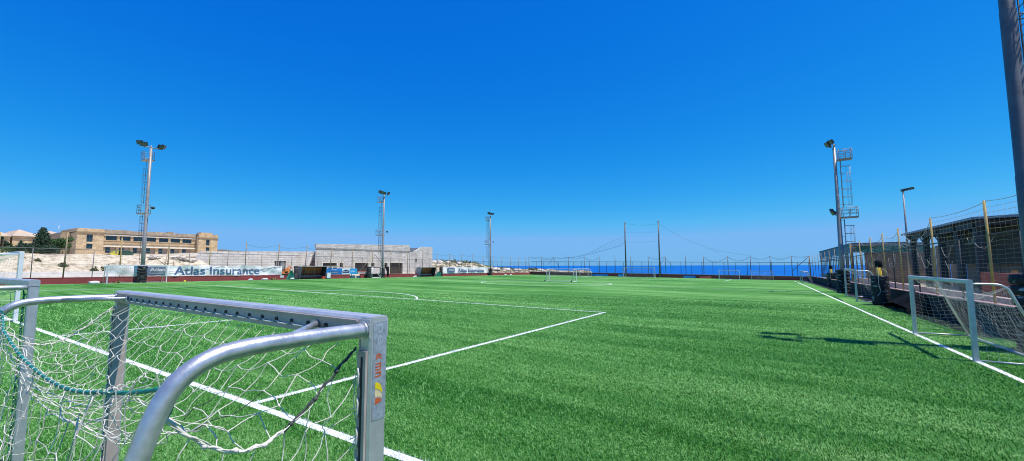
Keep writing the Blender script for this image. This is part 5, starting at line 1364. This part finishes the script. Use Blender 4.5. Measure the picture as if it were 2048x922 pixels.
# rubble heap at the left end of the retaining wall
for k, (px, py, w_, lab) in enumerate(((357, 515, 10, 'rubble slab heap on the bank below the school windows'), (385, 520, 9, 'pale rubble heap at the left end of the retaining wall'), (309, 524, 6, 'rubble clump with dry twigs behind the first pole'))):
    q = onX(-47.5, px, py); m = MB().use(RUBBLE)
    for t in range(9): m.blob((random.uniform(-.5, .5), random.uniform(-1, 1)*w_*.07, random.uniform(-.1, .3)), random.uniform(.15, .4), random.uniform(.2, .5), random.uniform(.1, .25), 7, 5, .3)
    o = m.build('rubble_heap'); o.location = (-47.5, q[1], float(terrain(np.array([-47.5]), np.array([q[1]]))[0])+.1); tag(o, lab, 'rubble')

# ------------------------------------------------------------------ right side buildings
st = empty('spectator_shelter', 'long blue shelter with open bars and slats behind the caged pole', 'shelter', (38.5, 82, G(36, 82)))
wl = lambda mb, name, label=None: wchild(mb.build(name, None, None, label), st)
SX0, SX1, SY0, SY1 = 36.15, 41.2, 63.0, 101.5
zt_ = lambda y: 4.60
wl(MB().use(CBLUE).box(SX0, SX0+.12, SY0+.05, SY1, 3.45, 4.55), 'fascia')
wl(MB().use(CDARK).box(SX0-.1, SX1+.1, SY0, SY1+.1, 4.552, 4.66), 'roof')
mb = MB().use(CBLUE); mb.box(SX0+.2, SX1, SY0+.03, SY0+.10, 3.55, 4.05)
wl(MB().use(GALV).box(SX0-.12, SX1+1.6, SY0-.12, SY0-.02, 4.28, 4.56), 'end_fascia')
wl(MB().use(GREENNET).box(SX0+.15, SX1+1.5, SY0+.02, SY0+.06, 3.45, 4.27), 'green_netting')
mb = MB().use(DSTEEL)
for z in (3.3, 3.05, 2.8, 2.55): mb.box(SX0+.02, SX0+.07, SY0, SY1, z, z+.09)
wl(mb, 'slats')
y = SY0+.2
while y < SY1:
    wl(MB().use(DSTEEL).box(SX0+.075, SX0+.16, y-.04, y+.04, .2, 3.45), 'upright'); y += 1.9
wl(MB().use(CONC).box(SX0+.0, SX0+.2, SY0, SY1, -.4, .22), 'plinth')
for y in np.linspace(SY0+.3, SY1-.3, 8): wl(MB().use(DSTEEL).box(SX1-.12, SX1, y-.06, y+.06, -.3, 4.55), 'column')
wl(MB().use(DSTEEL).tube([(SX0-.05, SY0-.2, -.3), (SX0-.05, SY0-.2, 4.6)], .09, 8), 'corner_column')
mb = MB().use(BROWNSLAT)
for z in np.arange(-.4, 3.42, .13): mb.obox(((SX0+1.2+SX1+1.5)/2, SY0+.12, z), ((SX1+.3-SX0)/2, 0, 0), (0, .035, -.03), (0, .01, .05))
wl(mb, 'slatted_end_wall'); 
mb = MB().use(GALV)
for x in (SX0+.35, SX0+.85): mb.tube([(x, SY0-.3, -.2), (x, SY0-.3, 3.6)], .04, 6)
for z in np.arange(.2, 3.6, .65): mb.tube([(SX0+.35, SY0-.3, z), (SX0+.85, SY0-.3, z)], .03, 6)
wl(mb, 'end_ladder')
# background panels behind the fence between shelter and canopy
sc_ = MB().use(mat('tan_sheeting', (.33, .25, .18), .85, 0, .3, .8, .01, 10, c2=(.20, .15, .11)))
for y in np.arange(40, 61.5, .0+1.35): sc_.box(43.0+.05*sin(y*3), 43.06+.05*sin(y*3), y, y+1.37, -.9, 3.9+.15*sin(y))
tag(sc_.build('sheet_screen'), 'row of tan sheets screening the ground behind the right fence', 'screen')
mb = MB().use(PINKCONC).box(36.2, 36.5, 14, 61, -.3, .42)
tag(mb.build('terrace_kerb'), 'pale low kerb behind the right fence', 'kerb')
mb = MB().use(mat('brick_red_wall', (.30, .09, .06), .85, 0, .3, 1.5)).box(38.3, 38.6, 12, 33.5, -.4, 1.45)
tag(mb.build('red_wall'), 'brick red low wall behind the fence beside the huge right pole', 'wall')

cn = empty('canopy_building', 'open steel canopy with dark sloping roof behind the right fence', 'shelter', (44, 46, .1))
wc = lambda mb, name, m=None: wchild(mb.build(name, m), cn)
CX0, CX1, CY0, CY1 = 39.5, 49.5, 37.4, 54.6
mb = MB().use(CDARK); b = [(CX0-.2, CY0-.2, 5.02), (CX1, CY0-.2, 5.32), (CX1, CY1+.4, 5.22), (CX0-.2, CY1+.4, 4.98)]
def slab(mb, q, t):
    n = len(mb.v); mb.v += [(x, y, z) for x, y, z in q]+[(x, y, z+t) for x, y, z in q]
    for f in ((3, 2, 1, 0), (4, 5, 6, 7), (0, 1, 5, 4), (1, 2, 6, 5), (2, 3, 7, 6), (3, 0, 4, 7)): mb.face([n+i for i in f])
slab(mb, b, .10); wc(mb, 'roof')
mb = MB().use(mat('roof_underside', (.02, .025, .03), .8, 0, .3, 1)); slab(mb, [(CX0+.4, CY0+.05, 4.93), (CX1-.1, CY0+.05, 5.2), (CX1-.1, CY1, 5.1), (CX0+.4, CY1, 4.89)], .06); wc(mb, 'soffit')
mb = MB().use(CEDGE); slab(mb, [(CX0-.27, CY0-.25, 5.03), (CX0-.21, CY0-.25, 5.03), (CX0-.21, CY1+.45, 4.99), (CX0-.27, CY1+.45, 4.99)], .17); slab(mb, [(CX0-.2, CY0-.27, 5.03), (CX1, CY0-.27, 5.33), (CX1, CY0-.21, 5.33), (CX0-.2, CY0-.21, 5.03)], .17); wc(mb, 'roof_edge')
for y in (37.9, 41.4, 45.2, 49.2, 53.2):
    wc(MB().use(DSTEEL).box(CX0+.02, CX0+.42, y-.20, y+.20, -.2, 4.75), 'column')
    wc(MB().use(DSTEEL).box(CX1-.8, CX1-.5, y-.12, y+.12, -.2, 4.95), 'column')
    m = MB().use(DSTEEL); slab(m, [(CX0-.1, y-.09, 4.62), (CX1, y-.09, 4.92), (CX1, y+.09, 4.92), (CX0-.1, y+.09, 4.62)], .36); wc(m, 'beam')
m = MB().use(DSTEEL)
for a, b_ in ((41.4, 45.2), (45.2, 49.2), (49.2, 53.2), (37.9, 41.4)):
    m.tube([(CX0+.2, a+.1, 3.6), (CX0+.2, (a+b_)/2, 4.75)], .05, 6); m.tube([(CX0+.2, b_-.1, 3.6), (CX0+.2, (a+b_)/2, 4.75)], .05, 6)
wc(m, 'knee_brace'); wc(MB().use(DSTEEL).box(CX0+.02, CX0+.36, CY0, CY1, 4.50, 4.97), 'eaves_beam')
mb = MB().use(mat('grey_green_curtain', (.085, .085, .075), .9, 0, .4, .8, .03, 4, c2=(.035, .045, .045))).grid(lambda u, v: (42.3+.12*sin(u*60), 37.7+16.8*u, 2.0+2.85*v), 100, 2)
wc(mb, 'hanging_curtain')
mb = MB().use(mat('tan_back_wall', (.66, .54, .40), .9, 0, .25, 1)).box(52.0, 52.3, 33, 64, -.1, 2.6); wc(mb, 'back_wall')
mb = MB().use(DARK)
for y in (38.5, 41, 44, 47.5, 49.8, 52, 55.5, 58): mb.box(51.95, 51.99, y, y+.5, .2, 2.5)
wc(mb, 'back_opening')
mb = MB().use(mat('dark_screen_cloth', (.02, .028, .026), .9, 0, .5, .8)).grid(lambda u, v: (42.0+.1*sin(u*40), 18+19.4*u, .0+4.3*v), 60, 2)
tag(mb.build('shade_screen'), 'dark screen cloth right of the open canopy behind the yellow post', 'screen')
wc(MB().use(GALV).tube([(CX0+.4, 37.8, 3.5), (CX0+.4, 53.4, 3.45)], .03, 6), 'light_rail')
mb = MB().use(WOOD).tube([(42.5, 46.8, .2), (42.3, 44.6, 2.6)], .04, 6); tag(mb.build('leaning_pole'), 'pale timber leaning inside the open canopy', 'pole')
mb = MB().use(mat('orange_panel', (.65, .30, .03), .6)).box(38.75, 38.85, 27.2, 28.9, 1.46, 1.66).box(38.75, 38.85, 30.5, 31.0, 1.46, 1.60); tag(mb.build('barrier_plank'), 'orange barrier planks on the brick red wall behind the fence', 'barrier')

# ship out at sea
sh = empty('ship', 'tiny white ship on the blue sea right of the far training goal', 'ship', (0, 0, 0))
d = ray(1517, 535.2); t = (-60-CAM[2])/d[2]; q = CAM+t*d; sh.location = (q[0], q[1], -60); sh.rotation_euler = (0, 0, YAW-.6)
MB().use(WHITE).prism([(-42, 3), (40, 3), (52, 12), (-44, 11)], 'y', -9, 9).build('hull', None, sh); MB().use(WHITE).box(-40, -8, -8, 8, 11.1, 22).box(-34, -20, -6, 6, 22.1, 29).build('superstructure', None, sh)
